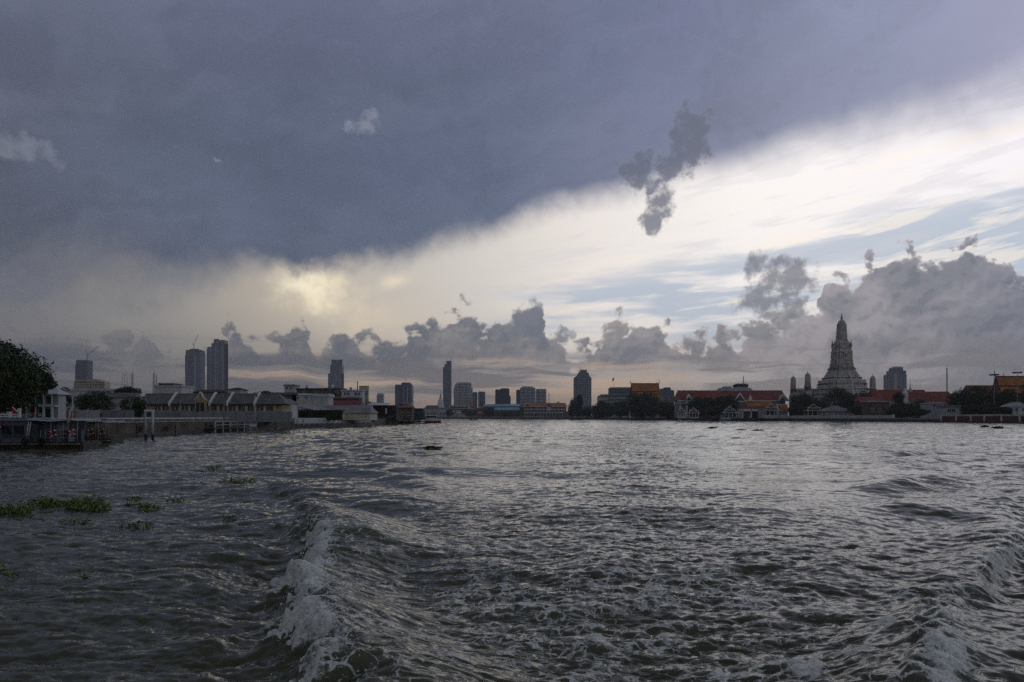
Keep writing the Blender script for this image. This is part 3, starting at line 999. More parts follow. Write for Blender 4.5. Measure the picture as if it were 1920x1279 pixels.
# ---------------------------------------------------------------- the land
def build_ground():
    from mathutils.geometry import tessellate_polygon
    left = [(-57.6, -120), (-57.6, 214), (-51.6, 246), (-50.6, 300), (-50.6, 392), (-50.6, 455), (-130, 700), (-400, 1100), (-5400, 1500), (-5400, -120)]
    right = [(252, -120), (244, 300), (236, 430), (219, 560), (194, 700), (154, 850), (94, 1002), (2, 1252), (-110, 1402), (-600, 1702), (-5400, 2200),
             (-5400, 5400), (5400, 5400), (5400, -120)]
    v, f = [], []
    for poly in (left, right):
        k = len(v)
        pts = [Vector((p[0], p[1], 2.0)) for p in poly]
        v += pts
        for tri in tessellate_polygon([pts]):
            a, b, c = (pts[i] for i in tri)
            if (b - a).cross(c - a).z < 0: tri = tri[::-1]
            f.append(tuple(k + i for i in tri))
    m = MB(); m.add(v, f)
    o = m.build('ground', 'earth')
    tag(o, 'low river bank ground the city stands on', 'ground', kind='structure')


build_ground()


def wall_line(mb, pts, th, z0, z1, side=1):
    """wall along a ground line; thickness to its left (side 1) or right (-1)"""
    for (a, b) in zip(pts[:-1], pts[1:]):
        d = Vector((b[0] - a[0], b[1] - a[1], 0)).normalized()
        n = Vector((-d.y, d.x, 0)) * th * side
        q = [(a[0], a[1]), (b[0], b[1]), (b[0] + n.x, b[1] + n.y), (a[0] + n.x, a[1] + n.y)]
        if side < 0: q = q[::-1]
        mb.prism(q, z0, z1)
    return mb

# ================================================================ LEFT BANK
# ---- quay wall with coping, counterforts and a white pipe rail
def left_quay():
    t = thing('quay_wall', 'stained brown concrete quay wall with a white pipe rail on top', 'quay wall', (-57, 140, 0))
    L = [(-57, 40), (-57, 216)]
    wall_line(MB(), L, 0.8, -1.5, 2.15).build('wall', 'concrete_wet', t)
    wall_line(MB(), [(-56.9, 40), (-56.9, 216.2)], 1.0, 2.153, 2.32).build('coping', 'concrete', t)
    wall_line(MB(), [(-56.96, 40), (-56.96, 215.9)], 0.3, -1.5, 0.55).build('tide_band', 'concrete_dark', t)
    for k in range(15):
        y = 44 + k * 12.0 + 2.5 * math.sin(k * 5.1)
        MB().box(-57.1, -56.84, y - .3, y + .3, -1.5, 1.9).build('pile', 'concrete_wet', t)
    for k in range(59):
        y = 41 + k * 3.0
        MB().tube([(-57.4, y, 2.3), (-57.4, y, 2.75)], .04, 6).build('rail_post', 'white_paint', t)
    for k in range(9):
        y = 66 + k * 14.5 + 4 * math.sin(k * 3.3)
        rr_ = MB(); rings = []
        for i in range(15):
            a = 2 * math.pi * i / 14
            rings.append([(-56.7 + .09 * math.cos(b), y + (.34 + .12 * math.sin(b)) * math.cos(a), 1.15 + (.34 + .12 * math.sin(b)) * math.sin(a)) for b in [math.pi * q / 3 for q in range(6)]])
        rr_.rings(rings, smooth=True, cap=False).build('tyre_fender', 'black_rubber', t)
    MB().tube([(-57.4, 40, 2.78), (-57.4, 216, 2.78)], .075, 8).build('rail', 'white_paint', t)


left_quay()


def white_quay():
    t = thing('quay_wall', 'whitewashed low quay wall below the clipped hedge', 'quay wall', (-54, 231, 0))
    L = [(-57, 216.3), (-51, 246), (-50, 300)]
    wall_line(MB(), L, .7, -1.5, 1.25).build('wall', 'concrete_dark', t)
    wall_line(MB(), [(-56.9, 216.4), (-50.95, 246)], .6, 1.253, 2.75).build('parapet', 'white_wall', t)
    for k in range(9):
        q = (k + .5) / 9
        x, y = -56.9 + 5.95 * q, 216.4 + 29.6 * q
        MB().box(x - .1, x + .22, y - .18, y + .18, .9, 2.55).build('pilaster', 'white_wall', t)
    t2 = thing('quay_wall', 'dark weathered quay wall under the pier sheds', 'quay wall', (-50, 380, 0))
    wall_line(MB(), [(-50, 300), (-50, 392), (-50, 455), (-130, 700), (-400, 1100)], .7, -1.5, 2.1).build('wall', 'concrete_dark', t2)
    wall_line(MB(), [(-49.9, 300), (-49.9, 392), (-49.9, 455)], .9, 2.103, 2.25).build('coping', 'concrete', t2)


white_quay()


def landing():
    LP = 'pale_grey'
    t = thing('landing_stage', 'white railed landing stage hung on the brown quay wall', 'landing stage', (-56, 165, 0))
    MB().box(-56.75, -54.9, 153, 178, .75, .95).build('deck', 'concrete_dark', t)
    for k in range(7):
        y = 153.2 + k * 4.1
        MB().box(-55.08, -54.9, y - .12, y + .12, -1.2, 2.1).build('post', LP, t)
    for z in (1.5, 2.12):
        MB().box(-55.06, -54.93, 153.1, 177.9, z - .06, z + .06).build('rail', LP, t)
    MB().box(-55.05, -54.94, 173.2, 177.7, 1.0, 1.4).build('name_board', LP, t)


landing()


def dolphin():
    Y = 107
    t = thing('mooring_frame', 'twin pile mooring frame with white top standing in the river', 'mooring frame', (PX(279, Y), Y, 0))
    for px in (273.2, 286.4):
        x = PX(px, Y)
        p = MB().tube([(x, Y, -1.5), (x, Y, 0.75)], .19, 10); p.build('pile', 'black_rubber', t)
        MB().tube([(x, Y, .75), (x, Y, 3.75)], .16, 10).build('column', 'white_wall', t)
    x0, x1 = PX(273.2, Y), PX(286.4, Y)
    MB().box(x0 - .15, x1 + .15, Y - .2, Y + .2, 3.75, 3.95).build('cap', 'white_paint', t)
    MB().box(x0 + .1, x1 - .1, Y - .12, Y + .1, 2.75, 2.95).build('cross_beam', 'white_paint', t)
    MB().box(x0 + .1, x1 - .1, Y - .08, Y + .06, 3.05, 3.6).build('board', 'dark_steel', t)
    a = MB(); n = 8
    for k in range(n):
        a0, a1 = math.pi * k / n, math.pi * (k + 1) / n
        xm, rr = (x0 + x1) / 2, (x1 - x0) / 2 - .1
        a.tube([(xm + rr * math.cos(a0), Y, 2.2 + .5 * math.sin(a0)), (xm + rr * math.cos(a1), Y, 2.2 + .5 * math.sin(a1))], .05, 5)
    a.build('arch_brace', 'grey_steel', t)


dolphin()


# ---- warehouse with fire walls
def warehouse():
    Y = 190.0
    x0, x1 = PX(262, Y), PX(538, Y)
    ze, zr = PZ(757.5, Y), PZ(738, Y)
    t = thing('warehouse', 'long ochre warehouse with grey roof, white fire walls and arched windows', 'warehouse', ((x0 + x1) / 2, Y, 2.0))
    D = 6.4
    MB().box(x0 + .4, x1 - 1.2, Y, Y + D, 2.0, ze).build('wall', 'ochre_wall', t)
    cuts = [262, 320, 395, 428, 479, 538]
    for a, b in zip(cuts[:-1], cuts[1:]):
        xa, xb = PX(a, Y) + (.25 if a > 262 else 0), PX(b, Y) - (.25 if b < 538 else 0)
        m = MB()
        hip = 2.6 if b == 538 else 0
        v = [(xa, Y - .7, ze), (xb, Y - .7, ze), (xb, Y + D + .7, ze), (xa, Y + D + .7, ze), (xa, Y + D / 2, zr), (xb - hip, Y + D / 2, zr)]
        m.add(v, [(0, 1, 5, 4), (2, 3, 4, 5), (3, 0, 4), (1, 2, 5), (3, 2, 1, 0)])
        r = m.build('roof', 'slate_roof', t)
        MB().box(xa, xb - hip, Y + D / 2 - .15, Y + D / 2 + .15, zr - .05, zr + .12).build('ridge_cap', 'grey_roof', r)
        MB().box(xa, xb, Y - .78, Y - .70, ze - .28, ze + .02).build('eave_board', 'dark_wood', r)
    for c in cuts[1:-1]:
        x = PX(c, Y)
        m = MB()
        pr = [(x - .22, Y - .9, ze - .5), (x - .22, Y - .9, ze + .35), (x - .22, Y + D / 2, zr + .5), (x - .22, Y + D + .9, ze + .35), (x - .22, Y + D + .9, ze - .5)]
        m.extrude(pr, (.44, 0, 0)).build('fire_wall', 'white_paint', t)
        MB().box(x - .3, x + .3, Y - .35, Y - .01, 2, ze - .51).build('pilaster', 'ochre_wall', t)
    z0 = PZ(770.5, Y); wh = PZ(760.5, Y) - z0
    for xr in (400, 440, 487, 525, 587, 625, 685, 722, 782, 820, 980, 1020, 1083, 1125, 1180, 1215, 1278, 1315, 1375, 1412, 1470, 1508, 1570, 1605):
        window(t, PX(220 + xr / 5.56, Y), z0, Y, .66, wh, 'cream_wall', True)
    for xr in (350, 460, 556, 655, 752, 1052, 1150, 1247, 1345, 1440, 1540, 1640):
        x = PX(220 + xr / 5.56, Y)
        MB().box(x - .14, x + .14, Y - .16, Y - .005, 2, ze - .3).build('pilaster', 'cream_wall', t)
    MB().box(x0 + .4, x1 - .4, Y - .10, Y - .004, z0 - .55, z0 - .30).build('string_course', 'cream_wall', t)
    # porch with curved gable
    xa, xb = PX(370, Y), PX(391, Y); xm = (xa + xb) / 2
    MB().box(xa + .1, xb - .1, Y - 1.6, Y - .2, 2, PZ(752, Y)).build('porch', 'ochre_wall', t)
    g = MB(); pr = []
    hw = (xb - xa) / 2
    zb_, zt_ = PZ(752, Y), PZ(737.5, Y)
    for k in range(-8, 9):
        q = k / 8
        pr.append((xm + q * hw, Y - 1.72, zb_ + (zt_ - zb_) * (1 - abs(q)) ** 1.6 + .2))
    pr = [(xm + hw, Y - 1.72, zb_)] + pr[::-1] + [(xm - hw, Y - 1.72, zb_)]
    pg = g.extrude(pr, (0, 1.5, 0)).build('porch_gable', 'ochre_wall', t)
    tr = MB()
    for p, q in zip(pr[1:-1][:-1], pr[1:-1][1:]):
        tr.tube([(p[0], p[1] - .05, p[2] + .08), (q[0], q[1] - .05, q[2] + .08)], .13, 5)
    tr.build('gable_trim', 'white_paint', pg)
    MB().box(xm - .9, xm + .9, Y - 1.7, Y - 1.61, 2, PZ(755.5, Y)).build('doorway', 'dark_wood', t)


warehouse()


# ---- grey panel fence before the warehouse
def fences():
    Y = 168.0
    t = thing('panel_fence', 'grey sheet panel fence in front of the ochre warehouse', 'fence', (PX(400, Y), Y, 2))
    xs = np.linspace(PX(252, Y), PX(548, Y), 15)
    for a, b in zip(xs[:-1], xs[1:]):
        MB().box(a + .06, b - .06, Y, Y + .12, 2, 3 + 1.1 + .05 * math.sin(a)).build('panel', 'fence_grey', t)
        MB().box(a - .05, a + .05, Y - .06, Y + .16, 2, 4.25).build('post', 'grey_steel', t)
    Y = 132.0
    t = thing('panel_fence', 'grey wall of panels and gates beside the white house', 'fence', (PX(180, Y), Y, 2))
    xs = np.linspace(PX(98, Y), PX(252, Y), 8)
    for k, (a, b) in enumerate(zip(xs[:-1], xs[1:])):
        MB().box(a + .12, b - .12, Y, Y + .14, 2, PZ(769, Y)).build('panel', 'fence_grey' if k not in (2, 3) else 'pale_grey', t)
        MB().box(a - .11, a + .11, Y - .06, Y + .2, 2, PZ(768, Y)).build('post', 'white_wall' if k in (3, 4) else 'fence_grey', t)
    xw = PX(190, Y)
    window(t, xw, PZ(781, Y), Y, .42, .5, 'fence_grey')


fences()


def lamp_posts():
    for px, pt, Y, lab in ((136, 744, 128, 'pale lamp post rising behind the grey wall panels'), (274, 744, 150, 'lamp post with two heads at the bare end of the warehouse'),
                           (338.5, 755, 160, 'short grey lamp post between the first fire wall and the porch'), (374.6, 758, 160, 'short grey lamp post before the warehouse porch'),
                           (420, 745, 160, 'tall lamp post with two heads before the middle of the warehouse'), (478, 742, 160, 'tall white lamp post by the last fire wall')):
        x = PX(px, Y); zt = PZ(pt, Y)
        t = thing('lamp_post', lab, 'lamp post', (x, Y, 2))
        MB().tube([(x, Y, 1.9), (x, Y, zt)], .09, 8, .06).build('pole', 'white_wall' if px in (136, 478) else 'grey_steel', t)
        MB().tube([(x - .45, Y, zt), (x + .45, Y, zt)], .04, 6).build('arm', 'grey_steel', t)
        for s in (-1, 1):
            MB().box(x + s * .45 - .14, x + s * .45 + .14, Y - .1, Y + .1, zt - .22, zt + .03).build('lamp_head', 'dark_steel', t)


lamp_posts()


# ---- white villa under the big tree
def villa():
    Y = 122.0
    P = lambda a: PX(a, Y)
    Z = lambda a: PZ(a, Y)
    t = thing('villa', 'white two storey villa with hipped grey roof under the large tree', 'house', (P(65), Y, 2))
    x0, x1 = P(30), P(103)
    MB().box(x0, x1, Y + .9, Y + 3, 2, Z(738)).build('wall', 'pale_grey', t)
    r = MB().gable(P(78), P(106), Y + .2, Y + 3.4, Z(738), Z(726.5), .15, .12, 'x', 1.05).build('roof', 'zinc_roof', t)
    MB().gable(x0 - .3, P(80), Y + .5, Y + 3.4, Z(739.5), Z(731), .2, .12, 'x', 2.4).build('roof', 'grey_roof', t)
    MB().box(x0, x1, Y, Y + .95, Z(762.5), Z(760.5)).build('balcony_slab', 'white_paint', t)
    for px in (34, 48.5, 65.5, 81, 96.5):
        MB().box(P(px) - .13, P(px) + .13, Y, Y + .26, 2, Z(762.6)).build('column', 'white_paint', t)
        MB().box(P(px) - .05, P(px) + .05, Y + .05, Y + .15, Z(760.4), Z(739)).build('upper_column', 'white_paint', t)
    for a, b in ((34, 48.5), (48.5, 65.5), (65.5, 81)):
        for z in (Z(776), Z(779)):
            MB().box(P(a) + .14, P(b) - .14, Y + .06, Y + .18, z - .06, z + .06).build('balustrade_rail', 'white_paint', t)
    for px in (41, 57, 73):
        MB().box(P(px) - .48, P(px) + .48, Y + .86, Y + .895, Z(775), Z(764)).build('opening', 'dark_glass', t)
    for px in (55, 70, 86):
        MB().box(P(px) - .45, P(px) + .45, Y + .86, Y + .895, Z(757), Z(744)).build('shutter', 'green_trim', t)
    MB().box(P(86) - .5, P(86) + .4, Y + .85, Y + .89, 2.1, Z(766)).build('door', 'dark_wood', t)


villa()


# ---- boats
def ring(mb, c, R_, r, n=20, m=8, a0=0.0, a1=2 * math.pi):
    """torus (arc) in the x-z plane"""
    full = abs(a1 - a0 - 2 * math.pi) < 1e-6
    rings = []
    for i in range(n + (0 if full else 1)):
        a = a0 + (a1 - a0) * i / n
        rings.append([(c[0] + (R_ + r * math.cos(b)) * math.cos(a), c[1] + r * math.sin(b), c[2] + (R_ + r * math.cos(b)) * math.sin(a))
                      for b in [2 * math.pi * k / m for k in range(m)]])
    if full: rings.append(rings[0])
    mb.rings(rings, smooth=True, cap=not full)
    return mb


def lifebuoy(x, y, z, label, bright=True, R_=.36):
    t = thing('lifebuoy', label, 'lifebuoy', (x, y, z))
    ring(MB(), (x, y, z), R_ - .08, .085).build('ring', 'buoy_red' if bright else 'buoy_orange', t)
    for k in range(4):
        a = math.pi / 4 + k * math.pi / 2 + .25
        ring(MB(), (x, y, z), R_ - .08, .092, 4, 8, a - .16, a + .16).build('reflective_band', 'flag_white' if bright else 'cream_wall', t)
    return t


def hull(mb, x0, x1, y0, y1, z0, zd, rise_l=.0, rise_r=.3, flare=.25, n=14, pinch=.75):
    """boat hull lying along x: bow/stern taper and sheer"""
    rings = []
    ym, hw = (y0 + y1) / 2, (y1 - y0) / 2
    for i in range(n + 1):
        q = i / n
        x = x0 + (x1 - x0) * q
        e = abs(q - .5) * 2
        w = hw * (1 - (1 - pinch) * e ** 3)
        zt = zd + (rise_r * max(0, q - .6) ** 2 / .16 if q > .6 else 0) + (rise_l * max(0, .4 - q) ** 2 / .16 if q < .4 else 0)
        rings.append([(x, ym - w * (1 - flare), z0), (x, ym + w * (1 - flare), z0), (x, ym + w, zt), (x, ym - w, zt)])
    mb.rings(rings)
    return mb


def ferry_boats():
    Y = 78.0
    P = lambda a, y=Y: PX(a, y)
    Z = lambda a, y=Y: PZ(a, y)
    yf = Y - 2.0
    t = thing('passenger_boat', 'long grey blue passenger boat with three lifebuoys moored by the landing', 'boat', (P(60), Y, 0))
    hull(MB(), P(-150), P(171), Y - 2.1, Y + 2.1, -.5, Z(829.5), .2, .18).build('hull', 'boat_hull', t)
    MB().box(P(-140), P(168), Y - 2.17, Y + 2.17, Z(832.5), Z(830.3)).build('rubbing_strake', 'boat_rail_wood', t)
    # cabin with raked windscreen
    c = MB()
    pr = [(P(-130), yf, Z(829)), (P(76), yf, Z(829)), (P(80), yf, Z(789)), (P(-130), yf, Z(789))]
    c.extrude(pr, (0, 4.0, 0)).build('cabin', 'boat_blue_grey', t)
    for a, b in ((-45, -20), (-14, 10), (28, 46), (50, 68)):
        w = MB().box(P(a), P(b), yf - .05, yf - .012, Z(814), Z(798)).build('cabin_window', 'dark_glass', t)
        MB().box(P(a) - .05, P(b) + .05, yf - .06, yf - .008, Z(815), Z(814.1)).build('sill', 'boat_blue_grey', w)
    MB().box(P(28), P(70), yf - .05, yf - .011, Z(819.5), Z(815.6)).build('rubbing_band', 'dark_steel', t)
    for d in (0, 4):
        MB().tube([(P(74 + d), yf - .06, Z(817)), (P(78 + d), yf - .06, Z(788))], .045, 6).build('screen_post', 'white_paint', t)
    rf = MB().box(P(-140), P(119), Y - 2.3, Y + 2.3, Z(788.8), Z(785.6)).build('roof', 'grey_roof', t)
    MB().box(P(16), P(80), Y - 1.6, Y + 1.6, Z(785.5), Z(783)).build('roof_box', 'blue_paint', rf)
    r2 = MB()
    r2.extrude([(P(78), Y - 2.36, Z(787.2)), (P(119), Y - 2.36, Z(790.2)), (P(150), Y - 2.36, Z(788)), (P(168), Y - 2.36, Z(788.6)), (P(168), Y - 2.36, Z(787)),
                (P(150), Y - 2.36, Z(786)), (P(119), Y - 2.36, Z(787.6)), (P(78), Y - 2.36, Z(785.2))], (0, 4.7, 0)).build('awning', 'zinc_roof', t)
    MB().box(P(81), P(92), yf + .05, yf + .12, Z(829), Z(794)).build('door', 'dark_steel', t)
    MB().box(P(92), P(115), yf + 1.2, yf + 3.4, Z(829), Z(792)).build('wheelhouse', 'boat_blue_grey', t)
    for px in (117.5, 140, 166):
        for yy in (yf, yf + 3.8):
            MB().tube([(P(px), yy, Z(828)), (P(px), yy, Z(788.5))], .035, 6).build('awning_post', 'grey_steel', t)
    for z in (Z(806), Z(813), Z(820)):
        MB().tube([(P(99), yf - .02, z), (P(166), yf - .02, z)], .025, 5).build('guard_rail', 'grey_steel', t)
    for px in (99, 108, 128, 150):
        MB().tube([(P(px), yf - .02, Z(829)), (P(px), yf - .02, Z(806))], .025, 5).build('stanchion', 'grey_steel', t)
    for k, px in enumerate((128, 140, 152)):
        MB().box(P(px) - .32, P(px) + .32, yf + 1.4, yf + 1.9, Z(828), Z(806)).build('seat', 'dark_steel' if k != 1 else 'pale_grey', t)
    for px in (22, 73, 103):
        ring(MB(), (P(px), yf - .28, Z(826)), .21, .12, 16, 8).build('tyre_fender', 'black_rubber', t)
    lifebuoy(P(22.5), yf - .15, Z(797), 'red lifebuoy with white bands hung on the grey blue cabin side', R_=.36)
    lifebuoy(P(123.5), yf - .12, Z(811.5), 'red lifebuoy with white bands by the thin post under the awning', R_=.36)
    lifebuoy(P(157.5), yf - .12, Z(810.5), 'red lifebuoy with white bands below the striped flag', R_=.36)
    # flag hanging on its staff
    fx_, fy_ = P(153), yf - .25
    t = thing('flag', 'limp red, white and navy striped flag on the boat stern', 'flag', (fx_, fy_, Z(792)))
    MB().tube([(fx_ - .12, fy_, Z(796)), (fx_ + .22, fy_, Z(767))], .02, 5).build('staff', 'white_paint', t)
    zt, zb = Z(768.5), Z(792)
    cols = ['red_cloth', 'flag_white', 'flag_navy', 'flag_white', 'red_cloth']
    for k in range(5):
        m = MB(); vv = []
        for i in range(9):
            q = i / 8
            for u in (k / 5, (k + 1) / 5):
                xx = fx_ + .16 - .30 * q + .34 * (u - .3) * (1 - .25 * q)
                vv.append((xx, fy_ - .03 - .05 * math.sin(u * 9 + q * 3), zt + (zb - zt) * q - .1 * u))
        m.add(vv, [(2 * i, 2 * i + 1, 2 * i + 3, 2 * i + 2) for i in range(8)], True)
        o = m.build('stripe', cols[k], t)
        sd = o.modifiers.new('thickness', 'SOLIDIFY'); sd.thickness = .012
    # second boat
    Y2 = 90.0
    P2 = lambda a: PX(a, Y2)
    Z2 = lambda a: PZ(a, Y2)
    y2 = Y2 - 1.9
    t = thing('passenger_boat', 'dark passenger boat with open stern and two faded orange lifebuoys', 'boat', (P2(170), Y2, 0))
    hull(MB(), P2(40), P2(220), Y2 - 2, Y2 + 2, -.5, Z2(824), .1, .1).build('hull', 'boat_hull', t)
    MB().box(P2(150), P2(219), Y2 - 2.08, Y2 + 2.08, Z2(826.5), Z2(825)).build('rubbing_strake', 'boat_rail_wood', t)
    MB().box(P2(180), P2(219.5), Y2 - 2.1, Y2 + 2.1, Z2(832), Z2(830)).build('rubbing_strake', 'boat_rail_wood', t)
    MB().box(P2(60), P2(179), y2 + .1, y2 + 3.6, Z2(824), Z2(788)).build('cabin', 'dark_steel', t)
    MB().box(P2(50), P2(181), Y2 - 2.1, Y2 + 2.1, Z2(787.9), Z2(784.8)).build('roof', 'dark_wood', t)
    for px in (178, 196, 214.5):
        MB().tube([(P2(px), y2, Z2(823)), (P2(px), y2, Z2(790))], .035, 6).build('post', 'grey_steel', t)
    MB().box(P2(179), P2(217), Y2 - 2.1, Y2 + 2.1, Z2(790.5), Z2(789)).build('stern_awning', 'zinc_roof', t)
    MB().box(P2(181), P2(216), y2 + .25, y2 + .32, Z2(823), Z2(800)).build('stern_panel', 'brown_wall', t)
    ring(MB(), (P2(176), y2 - .2, Z2(823)), .34, .17, 16, 8).build('tyre_fender', 'black_rubber', t)
    lifebuoy(P2(188), y2 - .05, Z2(809), 'faded orange lifebuoy beside the dark cabin of the open stern', False, .38)
    lifebuoy(P2(208), y2 - .05, Z2(809), 'faded orange lifebuoy on the far end of the open stern', False, .38)


ferry_boats()


def pontoon():
    Y = 98.0
    P = lambda a: PX(a, Y)
    Z = lambda a: PZ(a, Y)
    t = thing('pontoon_railing', 'white pontoon railing with a slanted red panel behind the boat', 'railing', (P(10), Y, 1))
    MB().box(P(-120), P(100), Y, Y + 4, -.5, 1.4).build('float', 'concrete_dark', t)
    for px in (-30, -6, 18.5, 35):
        MB().box(P(px) - .16, P(px) + .16, Y, Y + .25, 1.4, Z(772 if px < 30 else 766)).build('post', 'white_paint', t)
    for z in (Z(777.2), Z(780.8)):
        MB().box(P(-60), P(34.8), Y + .05, Y + .2, z - .07, z + .07).build('rail', 'white_paint', t)
    MB().extrude([(P(22), Y - .05, Z(774)), (P(34.5), Y - .05, Z(775.5)), (P(34.5), Y - .05, Z(772.5)), (P(24), Y - .05, Z(763))], (0, .05, 0)).build('red_panel', 'red_cloth', t)
    MB().tube([(P(24), Y - .1, Z(763)), (P(35), Y - .1, Z(773.5))], .05, 5).build('panel_edge', 'white_paint', t)
    Y = 112.0
    x = PX(62, Y)
    t = thing('flag', 'furled dark navy and red flag hanging before the white villa', 'flag', (x, Y, 2))
    MB().tube([(x, Y, 1.9), (x, Y, PZ(755, Y))], .04, 6).build('staff', 'grey_steel', t)
    zs = [PZ(q, Y) for q in (757, 761, 767, 773, 778, 781)]
    ws = [.10, .22, .24, .20, .17, .12]
    for nm, a, b, mt in (('navy_fold', 0, 4, 'flag_navy'), ('red_fold', 3, 6, 'red_cloth')):
        m = MB()
        m.rings([[(x + .1 + w * math.cos(k * .785) * (1 + .2 * math.sin(3 * k)), Y - .12 + .6 * w * math.sin(k * .785), z) for k in range(8)] for z, w in list(zip(zs, ws))[a:b]], smooth=True)
        m.build(nm, mt, t)


pontoon()


# ---- houses behind the hedge
def simple_house(name, label, cat, px0, px1, pyr, pye, Y, depth, wallm, roofm, axis='x', wins=(), over=.4, pyb=None, hip=0.0, flat=False, winsize=(1.0, 1.3), group=None):
    x0, x1 = PX(px0, Y), PX(px1, Y)
    ze, zr = PZ(pye, Y), PZ(pyr, Y)
    zb = PZ(pyb, Y) if pyb else 2.0
    t = thing(name, label, cat, ((x0 + x1) / 2, Y, min(zb, 2.0)), group)
    MB().box(x0, x1, Y, Y + depth, min(zb, 2.0), ze).build('wall', wallm, t)
    if flat:
        MB().box(x0 - over, x1 + over, Y - over, Y + depth + over, ze + .003, zr).build('roof', roofm, t)
    else:
        MB().gable(x0, x1, Y, Y + depth, ze + .13, zr, over, .12, axis, hip).build('roof', roofm, t)
    for (px, py) in wins:
        window(t, PX(px, Y), PZ(py, Y), Y, winsize[0], winsize[1])
    return t


def left_houses():
    # long shed on the quay, its face turned along the bank
    t = thing('riverside_shed', 'long riverside shed with cream wall and broad grey roof', 'shed', (-56, 275, 2))
    a, b = Vector((-53.2, 247)), Vector((-50.9, 302))
    d = (b - a).normalized(); n = Vector((-d.y, d.x))
    q = [a, b, b + n * 13, a + n * 13]
    MB().prism([(p.x, p.y) for p in q], 1.0, 4.15).build('wall', 'cream_wall', t)
    e0, e1 = a - d * 9 - n * .5, b + n * -.5
    m = MB()
    zl, zh = 4.2, 7.2
    v = [(e0.x, e0.y, zl), (e1.x, e1.y, zl), (e1.x + n.x * 14, e1.y + n.y * 14, zh), (e0.x + n.x * 14, e0.y + n.y * 14, zh)]
    m.add(v + [(p[0], p[1], p[2] - .15) for p in v], [(0, 1, 2, 3), (7, 6, 5, 4), (0, 4, 5, 1), (1, 5, 6, 2), (2, 6, 7, 3), (3, 7, 4, 0)]).build('roof', 'grey_roof', t)
    for k in range(6):
        c = a + d * (4 + k * 9.0) - n * .06
        MB().box(c.x - .08, c.x + .08, c.y - .25, c.y + .25, 1.0, 4.1).build('pilaster', 'cream_wall', t)
    # roof faces the river: long pitched roof seen side-on
    simple_house('riverside_house', 'low house with wide brownish grey roof behind the hedge', 'house', 556, 694, 759.5, 775, 262, 14, 'cream_wall', 'grey_roof', wins=((600, 782), (625, 782)), hip=1.5)
    simple_house('riverside_house', 'house with dark maroon roof above the grey shed roof', 'house', 608, 675, 750.5, 760.5, 312, 9, 'brown_wall', 'maroon_roof', hip=.6)
    simple_house('riverside_house', 'white gabled house with two small dark windows', 'house', 547, 580, 737.5, 741, 300, 8, 'white_wall', 'zinc_roof', wins=((558.5, 748.5), (574.5, 748.5)), winsize=(.75, .9))
    simple_house('riverside_house', 'flat white extension joined to the gabled white house', 'house', 581, 616, 738.5, 744, 302, 8, 'white_wall', 'zinc_roof', flat=True)
    simple_house('town_house', 'brown house with dark eaves over the white extension', 'house', 556, 610, 728, 731, 345, 10, 'brown_wall', 'dark_wood', flat=True, wins=((570, 738), (592, 738)))
    simple_house('town_house', 'brown house with rooftop wall between the white houses', 'house', 610, 640, 727, 729.5, 350, 10, 'brown_wall', 'grey_roof', flat=True, wins=((618, 738), (632, 738)))
    simple_house('town_house', 'white flat roofed house with four dark windows beside the water tank', 'house', 640, 679, 731, 733.5, 335, 9, 'white_wall', 'zinc_roof', flat=True,
                 wins=((647, 741), (653, 741), (667, 741), (673, 741)), winsize=(.9, 1.1))
    simple_house('town_house', 'low pink grey house below the flat roofed white house', 'house', 583, 672, 744.5, 747, 325, 8, 'brick_red', 'grey_roof', flat=True)
    simple_house('town_house', 'grey block with lighter roof house behind the brown eaves', 'house', 533, 552, 721, 724, 420, 10, 'pale_grey', 'grey_roof', flat=True, wins=((538, 730), (545, 730)))
    simple_house('town_house', 'dark roofed houses end behind the warehouse ridge', 'house', 500, 556, 735, 741, 300, 10, 'brown_wall', 'dark_wood', hip=1.0)
    simple_house('town_house', 'pale house with dark pyramid roof peeping over the warehouse', 'house', 427, 451, 726, 731, 300, 8, 'pale_grey', 'dark_wood', hip=2.2)
    simple_house('town_house', 'dark low roof between the fire walls and the tall towers', 'house', 362, 420, 730, 736, 320, 9, 'brown_wall', 'dark_wood', hip=1.5)
    simple_house('town_house', 'small white gable house end at the corner of the warehouse', 'house', 515, 545, 747, 757, 215, 7, 'white_wall', 'slate_roof', axis='y')
    simple_house('office_block', 'white grey flat block with stepped upper deck behind the warehouse', 'building', 290, 340, 722.5, 726, 520, 20, 'white_wall', 'pale_grey', flat=True)
    simple_house('office_block', 'thin dark penthouse deck on the white grey block', 'building', 297, 326, 717.8, 719.2, 530, 14, 'tower_dark', 'white_wall', flat=True)
    simple_house('warehouse', 'long pale blue white roof behind the round trees', 'warehouse', 130, 218, 729, 733, 420, 16, 'white_wall', 'zinc_roof', flat=True)
    simple_house('gate_house', 'small house with white gable edge between trees and warehouse', 'house', 208, 252, 736, 746, 205, 4, 'pale_grey', 'slate_roof', hip=.6)
    # water tank tower
    Y = 342
    t = thing('water_tower', 'square beige water tank on a concrete stair shaft', 'water tower', (PX(682, Y), Y, 2))
    bxp(MB(), 677, 689, 733.2, 790, Y, 2.8, .2).build('shaft', 'concrete', t)
    bxp(MB(), 673.5, 689.5, 724.5, 733, Y, 3.4).build('tank', 'beige_wall', t)
    bxp(MB(), 673, 690, 723.6, 724.3, Y, 3.8, -.2).build('lid', 'concrete', t)
    x = PX(670.3, 338)
    t = thing('chimney_stack', 'thin dark chimney pipe beside the beige water tank', 'chimney', (x, 338, 9))
    MB().tube([(x, 338, PZ(735, 338)), (x, 338, PZ(717, 338))], .18, 8).build('pipe', 'dark_steel', t)
    MB().tube([(x, 338, PZ(717, 338)), (x, 338, PZ(715.5, 338))], .28, 8).build('cowl', 'dark_steel', t)
